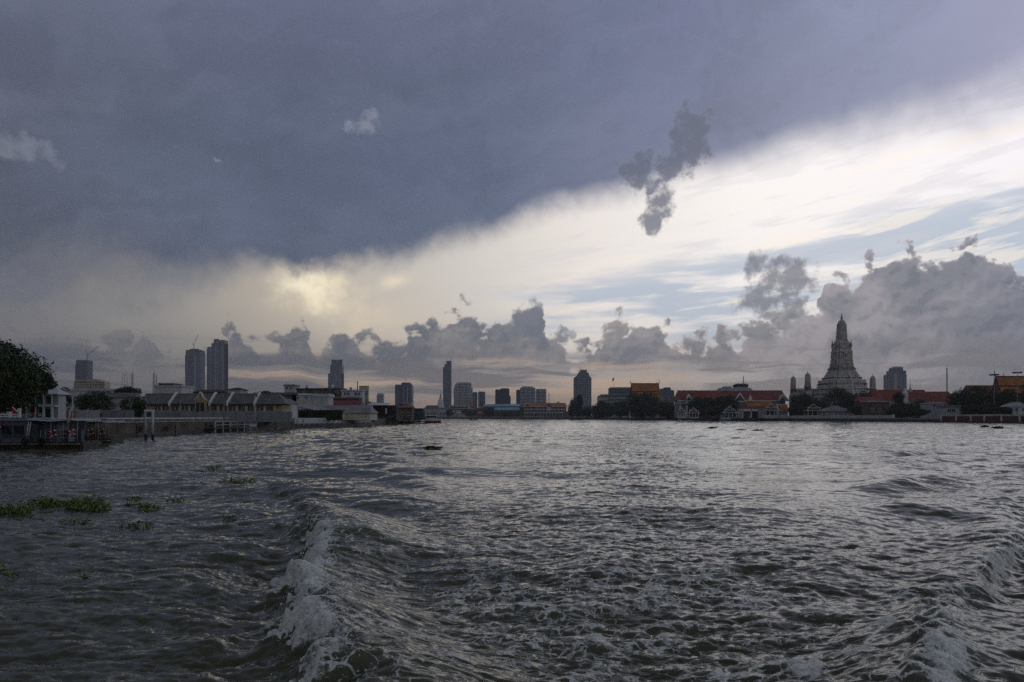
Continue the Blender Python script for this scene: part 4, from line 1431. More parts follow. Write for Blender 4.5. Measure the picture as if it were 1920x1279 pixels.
    # rooftop tanks of the crowded houses
    for px, py, Y, lab in ((621, 724.5, 352, 'small white water tank on the brown rooftop below the stepped tower'), (572, 725, 347, 'grey rooftop water tank on the brown house'),
                           (655, 729, 337, 'little steel water tank on the flat roofed white house')):
        x, z = PX(px, Y), PZ(py, Y)
        t = thing('water_tank', lab, 'water tank', (x, Y + 3, z - .8))
        MB().lathe(x, Y + 3, [(z - .75, .55), (z + .55, .6), (z + .75, .35), (z + .85, .1)], 12).build('tank', 'zinc_roof' if px != 621 else 'white_paint', t)
        MB().box(x - .5, x + .5, Y + 2.5, Y + 3.5, z - 1.15, z - .76).build('stand', 'concrete', t)


left_houses()


def pier_sheds():
    # stilted pier shed with white board
    Y = 330
    P = lambda a, y=Y: PX(a, y)
    Z = lambda a, y=Y: PZ(a, y)
    t = thing('pier_shed', 'dark stilted pier shed with white tin roof edge', 'shed', (P(715), Y, 0))
    MB().box(P(693), P(744), Y - 1, Y + 12, 1.6, 1.9).build('deck', 'dark_wood', t)
    MB().box(P(697), P(741), Y + 3, Y + 11, 1.9, Z(760)).build('back_wall', 'dark_wood', t)
    v = MB(); v.extrude([(P(690), Y - 2, Z(760)), (P(728), Y - 2, Z(760.5)), (P(723), Y + 12, Z(755.5)), (P(686), Y + 12, Z(755))], (0, 0, .18)).build('roof', 'zinc_roof', t)
    for px in (694, 704, 717, 727, 736, 743):
        MB().tube([(P(px), Y - .8, -1.5), (P(px), Y - .8, Z(760.5))], .13, 6).build('stilt', 'dark_wood', t)
    MB().box(P(723.5), P(726), Y - 1.4, Y - 1.2, Z(776), Z(766)).build('hanging_banner', 'white_paint', t)
    for px in (699, 709, 733):
        MB().box(P(px) - .3, P(px) + .3, Y + 1.5, Y + 2.2, 1.9, 3.2).build('cargo', 'brown_wall', t)
    MB().tube([(P(694), Y - .9, 2.9), (P(743), Y - .9, 2.9)], .05, 5).build('rail', 'grey_steel', t)
    Y = 345
    t = thing('pier_shed', 'pier shed with large blank white board above dark stalls', 'shed', (PX(737, Y), Y, 0))
    bxp(MB(), 728, 747, 769, 790, Y, 9, .4).build('wall', 'dark_wood', t)
    bxp(MB(), 726, 747.5, 759.5, 769.2, Y, .3).build('white_board', 'white_wall', t)
    bxp(MB(), 745, 766, 757.8, 759.3, Y, 9, .2).build('roof', 'maroon_roof', t)
    for px in (729, 738, 747):
        MB().tube([(PX(px, Y), Y - .2, -1.5), (PX(px, Y), Y - .2, 2.2)], .14, 6).build('stilt', 'dark_wood', t)
    # more pier houses up to the gantry
    simple_house('pier_house', 'brown pier house with low red roof behind the orange prow', 'house', 748, 772, 761, 765, 365, 8, 'brown_wall', 'maroon_roof', wins=((755, 779), (765, 779)), pyb=788)
    simple_house('pier_house', 'pale upper storey house above the brown pier house', 'house', 757, 770, 756.5, 758.5, 400, 8, 'cream_wall', 'zinc_roof', flat=True)
    simple_house('pier_house', 'dark pier house with flat brown roof beside the steel gantry', 'house', 767, 792, 765.5, 767.5, 400, 8, 'teal_dark', 'brown_wall', flat=True, pyb=788)
    Y = 385
    t = thing('pier_gantry', 'dark green steel pier gantry with cross braces', 'pier', (PX(784, Y), Y, 0))
    for px in (774, 784, 795):
        for d in (0, 4):
            MB().tube([(PX(px, Y), Y + d, -1.5), (PX(px, Y), Y + d, PZ(770, Y))], .16, 6).build('column', 'teal_dark', t)
    for py in (770, 776, 783, 790):
        MB().box(PX(773.5, Y), PX(795.5, Y), Y - .15, Y + .15, PZ(py, Y) - .15, PZ(py, Y) + .15).build('beam', 'teal_dark', t)
    MB().box(PX(772, Y), PX(797, Y), Y - 1, Y + 6, .6, 1.0).build('deck', 'dark_steel', t)
    bxp(MB(), 785.5, 794, 772, 786, Y, 2.2, 1.0).build('ticket_booth', 'boat_blue_grey', t)
    # longtail boat with orange cloth at the prow
    Y = 372
    P = lambda a: PX(a, Y)
    t = thing('longtail_boat', 'longtail boat with bright orange cloth on its raised prow', 'boat', (P(758), Y, 0))
    hull(MB(), P(749), P(776), Y - .9, Y + .9, -.3, .9, 1.3, .2, .3, 16, .3).build('hull', 'dark_wood', t)
    m = MB(); m.tube([(P(750.5), Y, .6), (P(749), Y, 1.8), (P(748), Y, 3.0)], .85, 10, .55).build('prow_cloth', 'orange_paint', t)
    m = MB(); m.extrude([(P(752), Y - .9, 1.9), (P(765), Y - .9, 2.5), (P(765), Y - .9, 2.75), (P(752), Y - .9, 2.35)], (0, 1.8, 0)).build('canopy', 'white_paint', t)
    for px in (754, 763):
        MB().tube([(P(px), Y - .7, .7), (P(px), Y - .7, 2.2)], .05, 5).build('canopy_post', 'dark_wood', t)
    # white ferry with red hull
    Y = 392
    P = lambda a: PX(a, Y)
    Z = lambda a: PZ(a, Y)
    t = thing('ferry', 'small white ferry with dark red hull leaving the pier', 'ferry', (P(811), Y, 0))
    hull(MB(), P(797), P(827), Y - 1.6, Y + 1.6, -.4, Z(789.5), .1, .5, .2, 14, .5).build('hull', 'maroon_roof', t)
    hull(MB(), P(798), P(825), Y - 1.55, Y + 1.55, Z(789.6), Z(786), 0, .3, .05, 12, .6).build('bulwark', 'white_paint', t)
    MB().box(P(799), P(819), Y - 1.3, Y + 1.3, Z(786), Z(783.4)).build('cabin', 'white_wall', t)
    for k in range(5):
        MB().box(P(800.2 + k * 3.8), P(802.9 + k * 3.8), Y - 1.34, Y - 1.305, Z(783.2), Z(780.4)).build('cabin_window', 'dark_glass', t)
    MB().box(P(799.5), P(818.5), Y - 1.28, Y + 1.28, Z(783.4), Z(780)).build('window_band', 'boat_blue_grey', t)
    MB().box(P(797.5), P(819.5), Y - 1.6, Y + 1.6, Z(779.9), Z(778.4)).build('roof', 'white_paint', t)
    MB().tube([(P(825), Y, Z(786)), (P(826), Y, Z(778))], .06, 5).build('staff', 'buoy_red', t)
    # low dark boat in mid river
    Y = 720
    P = lambda a: PX(a, Y)
    t = thing('rowing_boat', 'low dark boat alone in the middle of the river', 'boat', (P(888), Y, 0))
    hull(MB(), P(881), P(895), Y - 1, Y + 1, -.3, .8, .7, .5, .3, 12, .3).build('hull', 'dark_wood', t)
    MB().box(P(884), P(891), Y - .8, Y + .8, 1.7, 1.85).build('canopy', 'dark_steel', t)
    for px in (884.3, 890.7):
        MB().tube([(P(px), Y, .6), (P(px), Y, 1.75)], .06, 5).build('canopy_post', 'dark_wood', t)


pier_sheds()

# ================================================================ SKYLINE
def tower(label, Y, depth, blocks, m, fins=(), crown=(), fm='fin_light', bands=0, name='skyscraper', antenna=None, glass=()):
    """blocks: (x0, x1, ytop[, dy]) pixels of the front; fins: (px, ytop, width px)"""
    xa, xb = min(b[0] for b in blocks), max(b[1] for b in blocks)
    t = thing(name, label, 'tower', (PX((xa + xb) / 2, Y), Y, 2))
    for k, b in enumerate(blocks):
        dy = b[3] if len(b) > 3 else k * 1.5
        w = bxp(MB(), b[0], b[1], b[2], None, Y, depth - dy, dy).build('tower_block', m, t)
        if bands:
            bm = MB(); z = 2 + bands; zt = PZ(b[2], Y)
            x0, x1 = PX(b[0], Y), PX(b[1], Y)
            while z < zt - 2:
                bm.box(x0 - .35, x1 + .35, Y + dy - .5, Y + depth + .35, z, z + bands * .28)
                z += bands
            if bm.v:
                bm.build('floor_bands', fm, w, kind='stuff')
        bm = MB(); zt = PZ(b[2], Y)
        x0, x1 = PX(b[0], Y), PX(b[1], Y)
        bm.box(x0 + 1.0, x1 - 1.0, Y + dy + 1, Y + depth - 1, zt, zt + 1.6)
        bm.build('parapet', m, w)
    for f in fins:
        w = f[2] if len(f) > 2 else .9
        bxp(MB(), f[0] - w / 2, f[0] + w / 2, f[1], None, Y, 1.6, -1.7).build('fin', f[3] if len(f) > 3 else fm, t)
    for g in glass:
        bxp(MB(), g[0], g[1], g[2], g[3], Y, .8, -.9).build('glazed_strip', 'tower_navy', t)
    for c in crown:
        bxp(MB(), c[0], c[1], c[2], c[3], Y, c[4] if len(c) > 4 else 6, 2).build('crown', c[5] if len(c) > 5 else m, t)
    if antenna:
        for px, y0, y1 in antenna:
            x = PX(px, Y)
            MB().tube([(x, Y + depth / 2, PZ(y0, Y)), (x, Y + depth / 2, PZ(y1, Y))], Y * .00022, 5, Y * .00012).build('antenna', 'dark_steel', t)
    return t


def crane(px, py_base, py_pivot, px_tip, py_tip, Y, label, back=None):
    t = thing('tower_crane', label, 'crane', (PX(px, Y), Y + 8, PZ(py_base, Y)))
    r = Y * .00016
    x = PX(px, Y); zb, zp = PZ(py_base, Y), PZ(py_pivot, Y)
    m = MB(); w = r * 4
    for sx in (-w, w):
        m.tube([(x + sx, Y + 8, zb - 3), (x + sx, Y + 8, zp)], r, 5)
    k = 0; z = zb - 3
    while z < zp - 2 * w:
        m.tube([(x - w, Y + 8, z), (x + w, Y + 8, z + 2 * w)] if k % 2 else [(x + w, Y + 8, z), (x - w, Y + 8, z + 2 * w)], r * .7, 4); z += 2 * w; k += 1
    m.build('mast', 'dark_steel', t)
    tip = (PX(px_tip, Y), Y + 8, PZ(py_tip, Y))
    MB().tube([(x, Y + 8, zp), tip], r * 1.5, 5, r).build('jib', 'dark_steel', t)
    bx_ = (PX(back[0], Y), Y + 8, PZ(back[1], Y)) if back else (x - (tip[0] - x) * .3, Y + 8, zp + 4)
    MB().tube([(x, Y + 8, zp), bx_], r * 1.4, 5).build('counter_jib', 'dark_steel', t)
    MB().tube([bx_, tip], r * .6, 4).build('stay', 'dark_steel', t)


def skyline():
    tower('dark unfinished tower block with a crane on its roof', 3000, 40, [(142.5, 163.5, 676), (141, 147, 684, -1)], 'tower_dark', bands=0)
    crane(161.5, 676, 665, 184, 649, 3000, 'luffing crane on the dark unfinished tower', (158, 656))
    t = tower('long beige apartment block with balconies below the unfinished tower', 1300, 18, [(138, 196, 717), (140, 160, 714, 1), (160, 182, 712.5, .5), (182, 188, 715, 1.5)], 'beige_wall', fm='cream_wall', name='apartment_block')
    z0 = PZ(732, 1300)
    for r_ in range(4):
        for k in range(12):
            px = 141.5 + k * 4.8
            window(t, PX(px, 1300), PZ(731 - r_ * 4.2, 1300), 1300, 2.6, 2.0, 'cream_wall')
    tower('slim glass tower with stepped side, shorter of the riverside pair, topped by a crane', 3280, 45, [(348, 376, 657), (347.3, 354.5, 666, -2), (371, 376.5, 659, -3)], 'tower_slate',
          fins=((353.5, 690, 1.2), (366, 667, 2.0), (359.5, 655, .8, 'tower_navy'), (373, 664, .8), (350, 676, .7)), crown=((355, 372, 654, 657), (370, 376, 656, 659)))
    crane(362, 654, 646, 370, 628, 3280, 'tall crane on the stepped glass tower', (359, 643))
    tower('tallest grey riverside tower with notched slanting crown', 3390, 50, [(388.5, 420, 651), (396, 420, 644, 2), (400, 410, 637.5, 3), (413, 420, 638, 3), (388, 392, 654, -2)], 'tower_grey',
          fins=((404.5, 648, 1.0), (411.5, 640, .9, 'tower_navy'), (418, 640, .9), (394, 652, .8), (399, 646, .7, 'tower_navy'), (408, 640, .6)), crown=((401, 410, 635.5, 638),))
    tower('blue grey glass tower with open crown frame, stepped on one side', 3600, 45, [(615, 641, 700.5), (619, 641, 684.5, -1)], 'tower_slate', fins=((630, 697, .8), (637, 690, .5)),
          crown=((621.5, 640.5, 674.5, 676, 20), (621.5, 623, 674, 684, 20), (639, 640.5, 674, 684, 20), (622, 640, 676, 684, 18)))
    tower('stocky glass hotel block with roof box and mast', 1700, 34, [(740.5, 771.5, 722.5), (752, 768.5, 718.5, 2)], 'tower_slate', fins=((746, 724, .8), (751, 724, .7, 'tower_navy'), (764, 724, 1.6), (757.5, 724, .7)), crown=((765, 772, 720.5, 722.5),),
          antenna=((759, 718, 706),), bands=0)
    tower('small pale slab tower behind the pier sheds', 1900, 20, [(707, 718, 739), (706.3, 709, 741, -1)], 'tower_pale', fins=((712, 739, .7), (716, 741, .8)))
    tower('slender dark blue tower with steps up one side', 3800, 40, [(830.5, 845.5, 688.5), (833.5, 845.5, 683, .6), (837, 845.7, 677, 1.2)], 'tower_navy', fins=((838.5, 686, .5, 'tower_slate'), (844, 680, .5, 'tower_slate')), antenna=((834.8, 683, 676), (845, 677, 673)))
    tower('broad pale apartment tower with shouldered flat top', 2100, 30, [(856, 883, 718.5), (850.5, 885.5, 728, 3), (852.5, 857, 722, 1)], 'tower_pale',
          fins=((858, 720, 1.2), (862.5, 720, .9, 'tower_grey'), (868.5, 719, 1.0), (874, 719, .9, 'tower_grey'), (880, 720, 1.4)), crown=((860, 878, 716.8, 718.5), (855, 882, 717.8, 718.6)))
    tower('narrow blue grey block close beside the pale apartment tower', 2000, 20, [(886, 894.5, 736.5)], 'tower_slate', fins=((890, 738, .5),))
    tower('plain blue grey tower standing by itself over the red roof', 2000, 22, [(896.5, 909.5, 735.5)], 'tower_slate', fins=((899, 738, .7), (906, 738, .5)), crown=((898, 908, 734.6, 735.5),))
    tower('dark wide office block with roof knob and shoulder', 1800, 30, [(928.5, 955, 731.5), (938, 955, 729.5, -.6), (954, 957.5, 743, 2)], 'tower_dark', fins=((942, 732, .8, 'tower_slate'), (949, 732, .5, 'tower_slate')), crown=((940.5, 943.5, 728, 729.5),))
    tower('narrow dark slab leaning against a curved pale block', 1900, 18, [(968, 975.5, 732)], 'tower_slate')
    tower('pale apartment block with slanting top and many ribs', 1850, 26, [(975, 1004, 728), (978, 1000, 725.8, 2)], 'tower_pale',
          fins=((978, 728, .7), (982, 727, .7, 'tower_grey'), (986, 727, .7), (990, 727, .7, 'tower_grey'), (994, 727, .7), (998, 728, .7, 'tower_grey'), (1002, 729, .8)), crown=((980, 990, 724.6, 725.8),))
    tower('white and grey twin bay block next to the striped mast', 1850, 24, [(1005, 1024.5, 730.5)], 'tower_pale', fins=((1009.5, 732, 1.6, 'tower_navy'), (1016, 731, .8), (1020, 731, .7, 'tower_grey')), crown=((1006, 1024, 729.4, 730.5, 10, 'tower_dark'),))
    tower('large stepped tower with slim antenna and dark centre groove', 2300, 45, [(1077.5, 1109, 708), (1081.5, 1106, 704.5, -.8), (1085, 1104, 699.5, -1.6), (1088.5, 1100.5, 694.5, -2.4)], 'tower_grey',
          fins=((1090.6, 697, 1.5, 'tower_navy'), (1094, 700, 1.4), (1085, 706, .7), (1099, 700, .8), (1104, 704, .7)), antenna=((1090.7, 694, 687), (1098, 694, 692)))
    tower('wide grey office slab with flagpole behind temple trees', 1300, 24, [(1144, 1184, 728)], 'tower_grey', bands=5.5, fm='tower_dark', crown=((1179, 1184, 726, 728), (1150, 1156, 727, 728)))
    tower('low pale block left standing over the dark treetops', 1350, 20, [(1122, 1143, 743.5), (1126, 1142, 741, 1)], 'tower_pale', name='office_block')
    tower('bluish group of slabs beside the orange temple roof', 1500, 24, [(1240, 1247, 730), (1247, 1258, 727.8, 1), (1256, 1264.5, 733, .4)], 'tower_slate', fins=((1249, 730, .9, 'tower_grey'), (1254, 731, .6, 'fin_light')))
    tower('blue tower with golden strip and rail crown behind the red roofs', 3000, 45, [(1667, 1700, 703), (1672, 1699, 695.5, -.8), (1677, 1693, 690, -1.6)], 'tower_slate',
          fins=((1679, 700, 5.0, 'beige_wall'), (1690, 698, .5), (1696, 704, .5)), crown=((1676, 1694, 687.6, 688.3, 20), (1676, 1676.8, 687, 690, 1), (1682, 1682.8, 687, 690, 1), (1688, 1688.8, 687, 690, 1), (1693.2, 1694, 687, 690, 1)), glass=((1674, 1684, 721.6, 722.8),))
    # masts
    def lattice(px, w, pyt, pyb, Y, label, name='lattice_mast', col='dark_steel', taper=.5):
        x = PX(px, Y); hw = w * Y / FPX / 2
        zb, zt = max(2.0, PZ(pyb, Y)), PZ(pyt, Y)
        t = thing(name, label, 'mast', (x, Y, zb))
        r = Y * .00015
        for sx in (-1, 1):
            for sy in (-1, 1):
                MB().tube([(x + sx * hw, Y + sy * hw, zb), (x + sx * hw * taper, Y + sy * hw * taper, zt)], r, 4).build('leg', col, t)
        m = MB(); n = max(4, int((zt - zb) / (hw * 2.2)))
        for k in range(n):
            a, b = k / n, (k + 1) / n
            wa, wb = hw * (1 + (taper - 1) * a), hw * (1 + (taper - 1) * b)
            m.tube([(x - wa, Y - wa, zb + (zt - zb) * a), (x + wb, Y - wb, zb + (zt - zb) * b)], r * .7, 4)
            m.tube([(x + wa, Y - wa, zb + (zt - zb) * a), (x - wb, Y - wb, zb + (zt - zb) * b)], r * .7, 4)
        m.build('bracing', col, t)
        MB().tube([(x, Y, zt), (x, Y, zt + (zt - zb) * .12)], r, 4).build('antenna', col, t)
        return t
    lattice(236, 12, 699, 740, 900, 'wide lattice pylon with arms over the round trees', 'lattice_pylon', 'dark_steel', .75)
    lattice(248.5, 3, 700, 740, 900, 'thin steel pole mast next to the wide lattice pylon', 'pole_mast', 'dark_steel', .8)
    lattice(288.5, 3.5, 699, 740, 700, 'slim radio mast with red sections near the white grey block', 'radio_mast', 'maroon_roof', .5)
    lattice(293, 1.4, 703, 740, 720, 'hair thin grey mast close to the red radio mast', 'radio_mast', 'grey_steel', .5)
    lattice(1029, 5, 738, 770, 1500, 'red and white lattice mast beside the twin bay block', 'radio_mast', 'orange_roof', .4)
    lattice(1775.5, 2.4, 690, 745, 650, 'tall thin radio mast rising from the red roofs', 'radio_mast', 'maroon_roof', .35)
    lattice(1394, 1.6, 706, 730, 950, 'faint thin mast above the flat roofed block', 'radio_mast', 'grey_steel', .5)
    # flag above the trees
    Y = 1250
    x = PX(1151, Y)
    t = thing('flagpole', 'tall flagpole with dark flag above the wide grey slab', 'flagpole', (x, Y, 2))
    MB().tube([(x, Y, 2), (x, Y, PZ(707, Y))], .35, 6, .2).build('pole', 'grey_steel', t)
    m = MB(); m.extrude([(x, Y, PZ(708, Y)), (x, Y, PZ(713, Y)), (x - 2.6, Y, PZ(715.5, Y)), (x - 2.2, Y, PZ(710, Y))], (0, .2, 0)).build('flag', 'flag_navy', t)


skyline()


def far_bank():
    # quay
    t = thing('quay_wall', 'low grey quay along the far river bend', 'quay wall', (0, 1252, 0))
    L = [(94, 1000), (2, 1250), (-110, 1400), (-600, 1700)]
    wall_line(MB(), L, 1.0, -1.5, 2.4, -1).build('wall', 'concrete_dark', t)
    wall_line(MB(), [(p[0], p[1] - .1) for p in L], 1.2, 2.403, 3.2, -1).build('parapet', 'pale_grey', t)
    # white stupa
    Y = 1620; x = PX(826, Y)
    t = thing('stupa', 'white bell shaped stupa with needle spire beside the slender dark tower', 'stupa', (x, Y, 2))
    k = Y / FPX
    MB().lathe(x, Y, [(2, 7.5 * k), (PZ(765, Y), 7 * k), (PZ(762, Y), 6 * k), (PZ(757, Y), 5.6 * k), (PZ(751, Y), 4.4 * k), (PZ(748, Y), 3.0 * k)], 20).build('bell', 'white_paint', t)
    MB().lathe(x, Y, [(PZ(748, Y), 2.2 * k), (PZ(746.5, Y), 2.4 * k), (PZ(742, Y), 1.2 * k), (PZ(734, Y), .25 * k), (PZ(731, Y), .1 * k)], 12).build('spire', 'white_wall', t)
    B = simple_house
    t = B('school_building', 'grey arcaded building under the white stupa', 'building', 795, 846, 764.5, 767, 1440, 18, 'pale_grey', 'grey_roof', flat=True, wins=[(802 + 6 * k, 778) for k in range(7)], winsize=(2.8, 4.2))
    B('riverside_hall', 'brown roofed hall at the foot of the stupa', 'building', 797, 822, 760, 764.5, 1460, 14, 'pale_grey', 'brown_wall', hip=3)
    t = B('riverside_hall', 'long white building with dark window bands on the far bend', 'building', 843, 879, 759.5, 761.5, 1450, 18, 'white_wall', 'pale_grey', flat=True)
    for py in (764, 768, 772.5):
        bxp(MB(), 844, 877, py - 1.1, py + .9, 1450, .5, -.55).build('window_band', 'dark_glass', t)
    B('riverside_hall', 'red roofed house between round trees on the far bend', 'house', 889, 914, 764.5, 771, 1400, 12, 'pale_grey', 'red_roof', hip=4)
    B('riverside_hall', 'small white gabled house near the golden spire', 'house', 877, 888, 764, 767.5, 1390, 10, 'white_wall', 'zinc_roof', axis='y')
    t = B('market_shed', 'long shed with broad light blue roof', 'shed', 906, 978, 757.6, 762, 1380, 22, 'brown_wall', 'light_blue_roof', hip=2)
    bxp(MB(), 922, 976, 763.5, 769.5, 1376, 2).build('canopy', 'light_blue_roof', t) if False else None
    t2 = B('market_shed', 'lower pale blue canopy shed in front of the long blue roof', 'shed', 926, 975, 763.8, 769, 1350, 14, 'brown_wall', 'light_blue_roof', hip=2)
    for k in range(6):
        bxp(MB(), 929 + 8 * k, 934 + 8 * k, 772, 780, 1350, .5, -.6).build('stall_opening', 'dark_glass', t2)
    B('market_shed', 'dark flat canopy at the end of the blue sheds', 'shed', 897, 940, 759.5, 761.2, 1405, 8, 'pale_grey', 'tower_navy', flat=True, pyb=770)
    B('riverside_hall', 'narrow dark green house next to the balconied hotel', 'house', 976, 988, 757.5, 760.5, 1320, 14, 'green_wall', 'dark_wood', hip=2)
    # balconied hotel with orange roof
    Y = 1300
    P = lambda a: PX(a, Y)
    Z = lambda a: PZ(a, Y)
    t = thing('riverside_hotel', 'three storey riverside hotel with orange roof and white balconies', 'hotel', (P(1023), Y, 2))
    MB().box(P(981), P(1062), Y, Y + 16, 2, Z(762.5)).build('wall', 'brown_wall', t)
    MB().gable(P(980), P(1063), Y - 1.5, Y + 17, Z(762), Z(755.3), .6, .3, 'x', 3).build('roof', 'orange_roof', t)
    MB().box(P(979), P(1064), Y - 2.4, Y - 2.0, Z(762.8), Z(761.9)).build('fascia', 'white_paint', t)
    for py in (767.5, 773.5):
        MB().box(P(984), P(1060), Y - 1.6, Y - .05, Z(py + 1.0), Z(py - .8)).build('balcony', 'white_wall', t)
    for k in range(14):
        MB().box(P(984 + k * 5.8) - .35, P(984 + k * 5.8) + .35, Y - 1.5, Y - .9, 2, Z(763)).build('column', 'white_wall', t)
    for px, w in ((989, 4.5), (1029, 5.5)):
        m = MB(); m.extrude([(P(px - w), Y - 2.9, Z(762)), (P(px + w), Y - 2.9, Z(762)), (P(px), Y - 2.9, Z(755.5))], (0, 9, 0)).build('dormer_gable', 'maroon_roof', t)
        for s in (-1, 1):
            MB().tube([(P(px + s * w), Y - 3, Z(762)), (P(px), Y - 3, Z(755.2))], .35, 5).build('bargeboard', 'white_paint', t)
    MB().box(P(1025), P(1033), Y - 2.6, Y - 1.65, Z(771), Z(763.5)).build('bay', 'white_wall', t)
    for k in range(10):
        MB().box(P(985 + k * 4), P(987.6 + k * 4), Y - 6, Y - 4, 2, 4.2).build('terrace_umbrella_base', 'white_wall', t) if k < 9 else None
    for px in (1045.5, 1048.5):
        MB().box(P(px) - .7, P(px) + .7, Y + 8, Y + 9.4, Z(757), Z(752.5)).build('chimney', 'brown_wall', t)
    # golden spire
    Y = 1400; x = PX(883, Y); k = Y / FPX
    t = thing('temple_spire', 'slender orange gold temple spire before the pale apartment tower', 'spire', (x, Y, 2))
    MB().lathe(x, Y, [(2, 3.5 * k), (PZ(764, Y), 3 * k), (PZ(760, Y), 2.6 * k), (PZ(757, Y), 2.8 * k), (PZ(754, Y), 1.8 * k), (PZ(750, Y), 1.4 * k)], 12).build('tiers', 'orange_roof', t)
    MB().lathe(x, Y, [(PZ(750, Y), 1.0 * k), (PZ(746, Y), .5 * k), (PZ(742, Y), .1 * k)], 10).build('finial', 'gold', t)
    # low houses that fill the bank behind
    rng = random.Random(4)
    labs = ['brown', 'pale', 'cream', 'grey', 'white']
    for k, (px, w, pr, Y, wm, rm, lab) in enumerate((
            (846, 10, 770, 1420, 'white_wall', 'zinc_roof', 'little white shed at the water under the long white building'),
            (860, 10, 772, 1425, 'cream_wall', 'zinc_roof', 'cream boathouse below the dark window bands'),
            (900, 10, 772, 1360, 'brown_wall', 'grey_roof', 'brown hut between the two round trees'),
            (1066, 16, 771, 1180, 'brown_wall', 'maroon_roof', 'maroon roofed hut beside the tall dark tree'),
            (1098, 16, 770, 1080, 'white_wall', 'zinc_roof', 'white walled hut behind the tall dark tree'),
            (1140, 18, 774, 980, 'cream_wall', 'grey_roof', 'cream hut on the quay under the temple trees'),
            (1172, 14, 774, 940, 'white_wall', 'grey_roof', 'whitewashed hut near the riverside pavilion'))):
        B('riverside_hut', lab, 'hut', px - w / 2, px + w / 2, pr, pr + 3, Y, 8, wm, rm, hip=1.5)


far_bank()

# ================================================================ RIGHT BANK
RB_LINE = [(250, -60), (242, 300), (234, 430), (217, 560), (192, 700), (152, 850), (93, 1000)]


def right_quay():
    t = thing('quay_wall', 'dark based quay wall with pale parapet below the temple', 'quay wall', (217, 560, 0))
    wall_line(MB(), RB_LINE, 1.0, -1.5, 1.7, -1).build('wall', 'concrete_dark', t)
    wall_line(MB(), [(p[0] - .02, p[1]) for p in RB_LINE[2:]], .8, 1.703, 2.3, -1).build('coping', 'concrete', t)
    # white parapet in lengths
    t = thing('parapet_wall', 'long whitewashed river parapet before the great prang', 'wall', (210, 580, 2))
    pts = [(234.2, 428), (226.0, 490), (217.2, 558), (205.0, 628), (192.3, 698), (172, 775), (152.3, 849), (122, 925)]
    for a, b in zip(pts[1:-1], pts[2:]):
        wall_line(MB(), [a, (b[0] * .985 + a[0] * .015, b[1] * .985 + a[1] * .015)], .5, 2.303, 4.1, -1).build('panel', 'white_wall', t)
        MB().box(a[0] - .4, a[0] + .7, a[1] - .5, a[1] + .5, 2.303, 4.5).build('pier', 'white_paint', t)
    # red brick quay with white posts
    t = thing('brick_quay', 'red brick quay wall with white posts and cream rail', 'quay wall', (240, 360, 0))
    ys = [446, 434, 422, 411, 398, 385, 373, 361, 349, 337, 325]
    X = lambda y: 234 + (430 - y) * (8 / 130.0) - .12 if y <= 430 else 234 - (y - 430) * (17 / 130.0) - .12
    for a, b in zip(ys[:-1], ys[1:]):
        wall_line(MB(), [(X(b), b + .5), (X(a), a - .5)], .7, 1.2, 3.5, -1).build('brick_panel', 'brick_red', t)
        MB().box(X(a) - .35, X(a) + .5, a - .5, a + .5, .9, 3.9).build('post', 'white_paint', t)
    wall_line(MB(), [(X(325) + .05, 325), (X(430) + .05, 430), (X(446) + .05, 446)], .7, 3.503, 4.3, -1).build('rail', 'cream_wall', t)
    t = thing('quay_wall', 'plain tan quay block beyond the red brick panels', 'quay wall', (243, 300, 0))
    wall_line(MB(), [(249, -40), (241.8, 324.5)], .7, 1.75, 3.6, -1).build('wall', 'concrete', t)


right_quay()


def redent(cx, cy_, hw, z):
    """ring of a square plan with stepped (redented) corners"""
    a, b, c = hw, hw * .86, hw * .72
    q = [(a, -c * .85), (a, c * .85), (b, c * .85), (b, b), (c * .85, b), (c * .85, a)]
    out = []
    for k in range(4):
        for (x, y) in (q[1:6]):
            for _ in range(1):
                pass
        ca, sa = (1, 0, -1, 0)[k], (0, 1, 0, -1)[k]
        for (x, y) in q[1:] :
            out.append((cx + x * ca - y * sa, cy_ + x * sa + y * ca, z))
    return out


def stack(mb, cx, cy_, prof):
    mb.rings([redent(cx, cy_, hw, z) for z, hw in prof])
    return mb


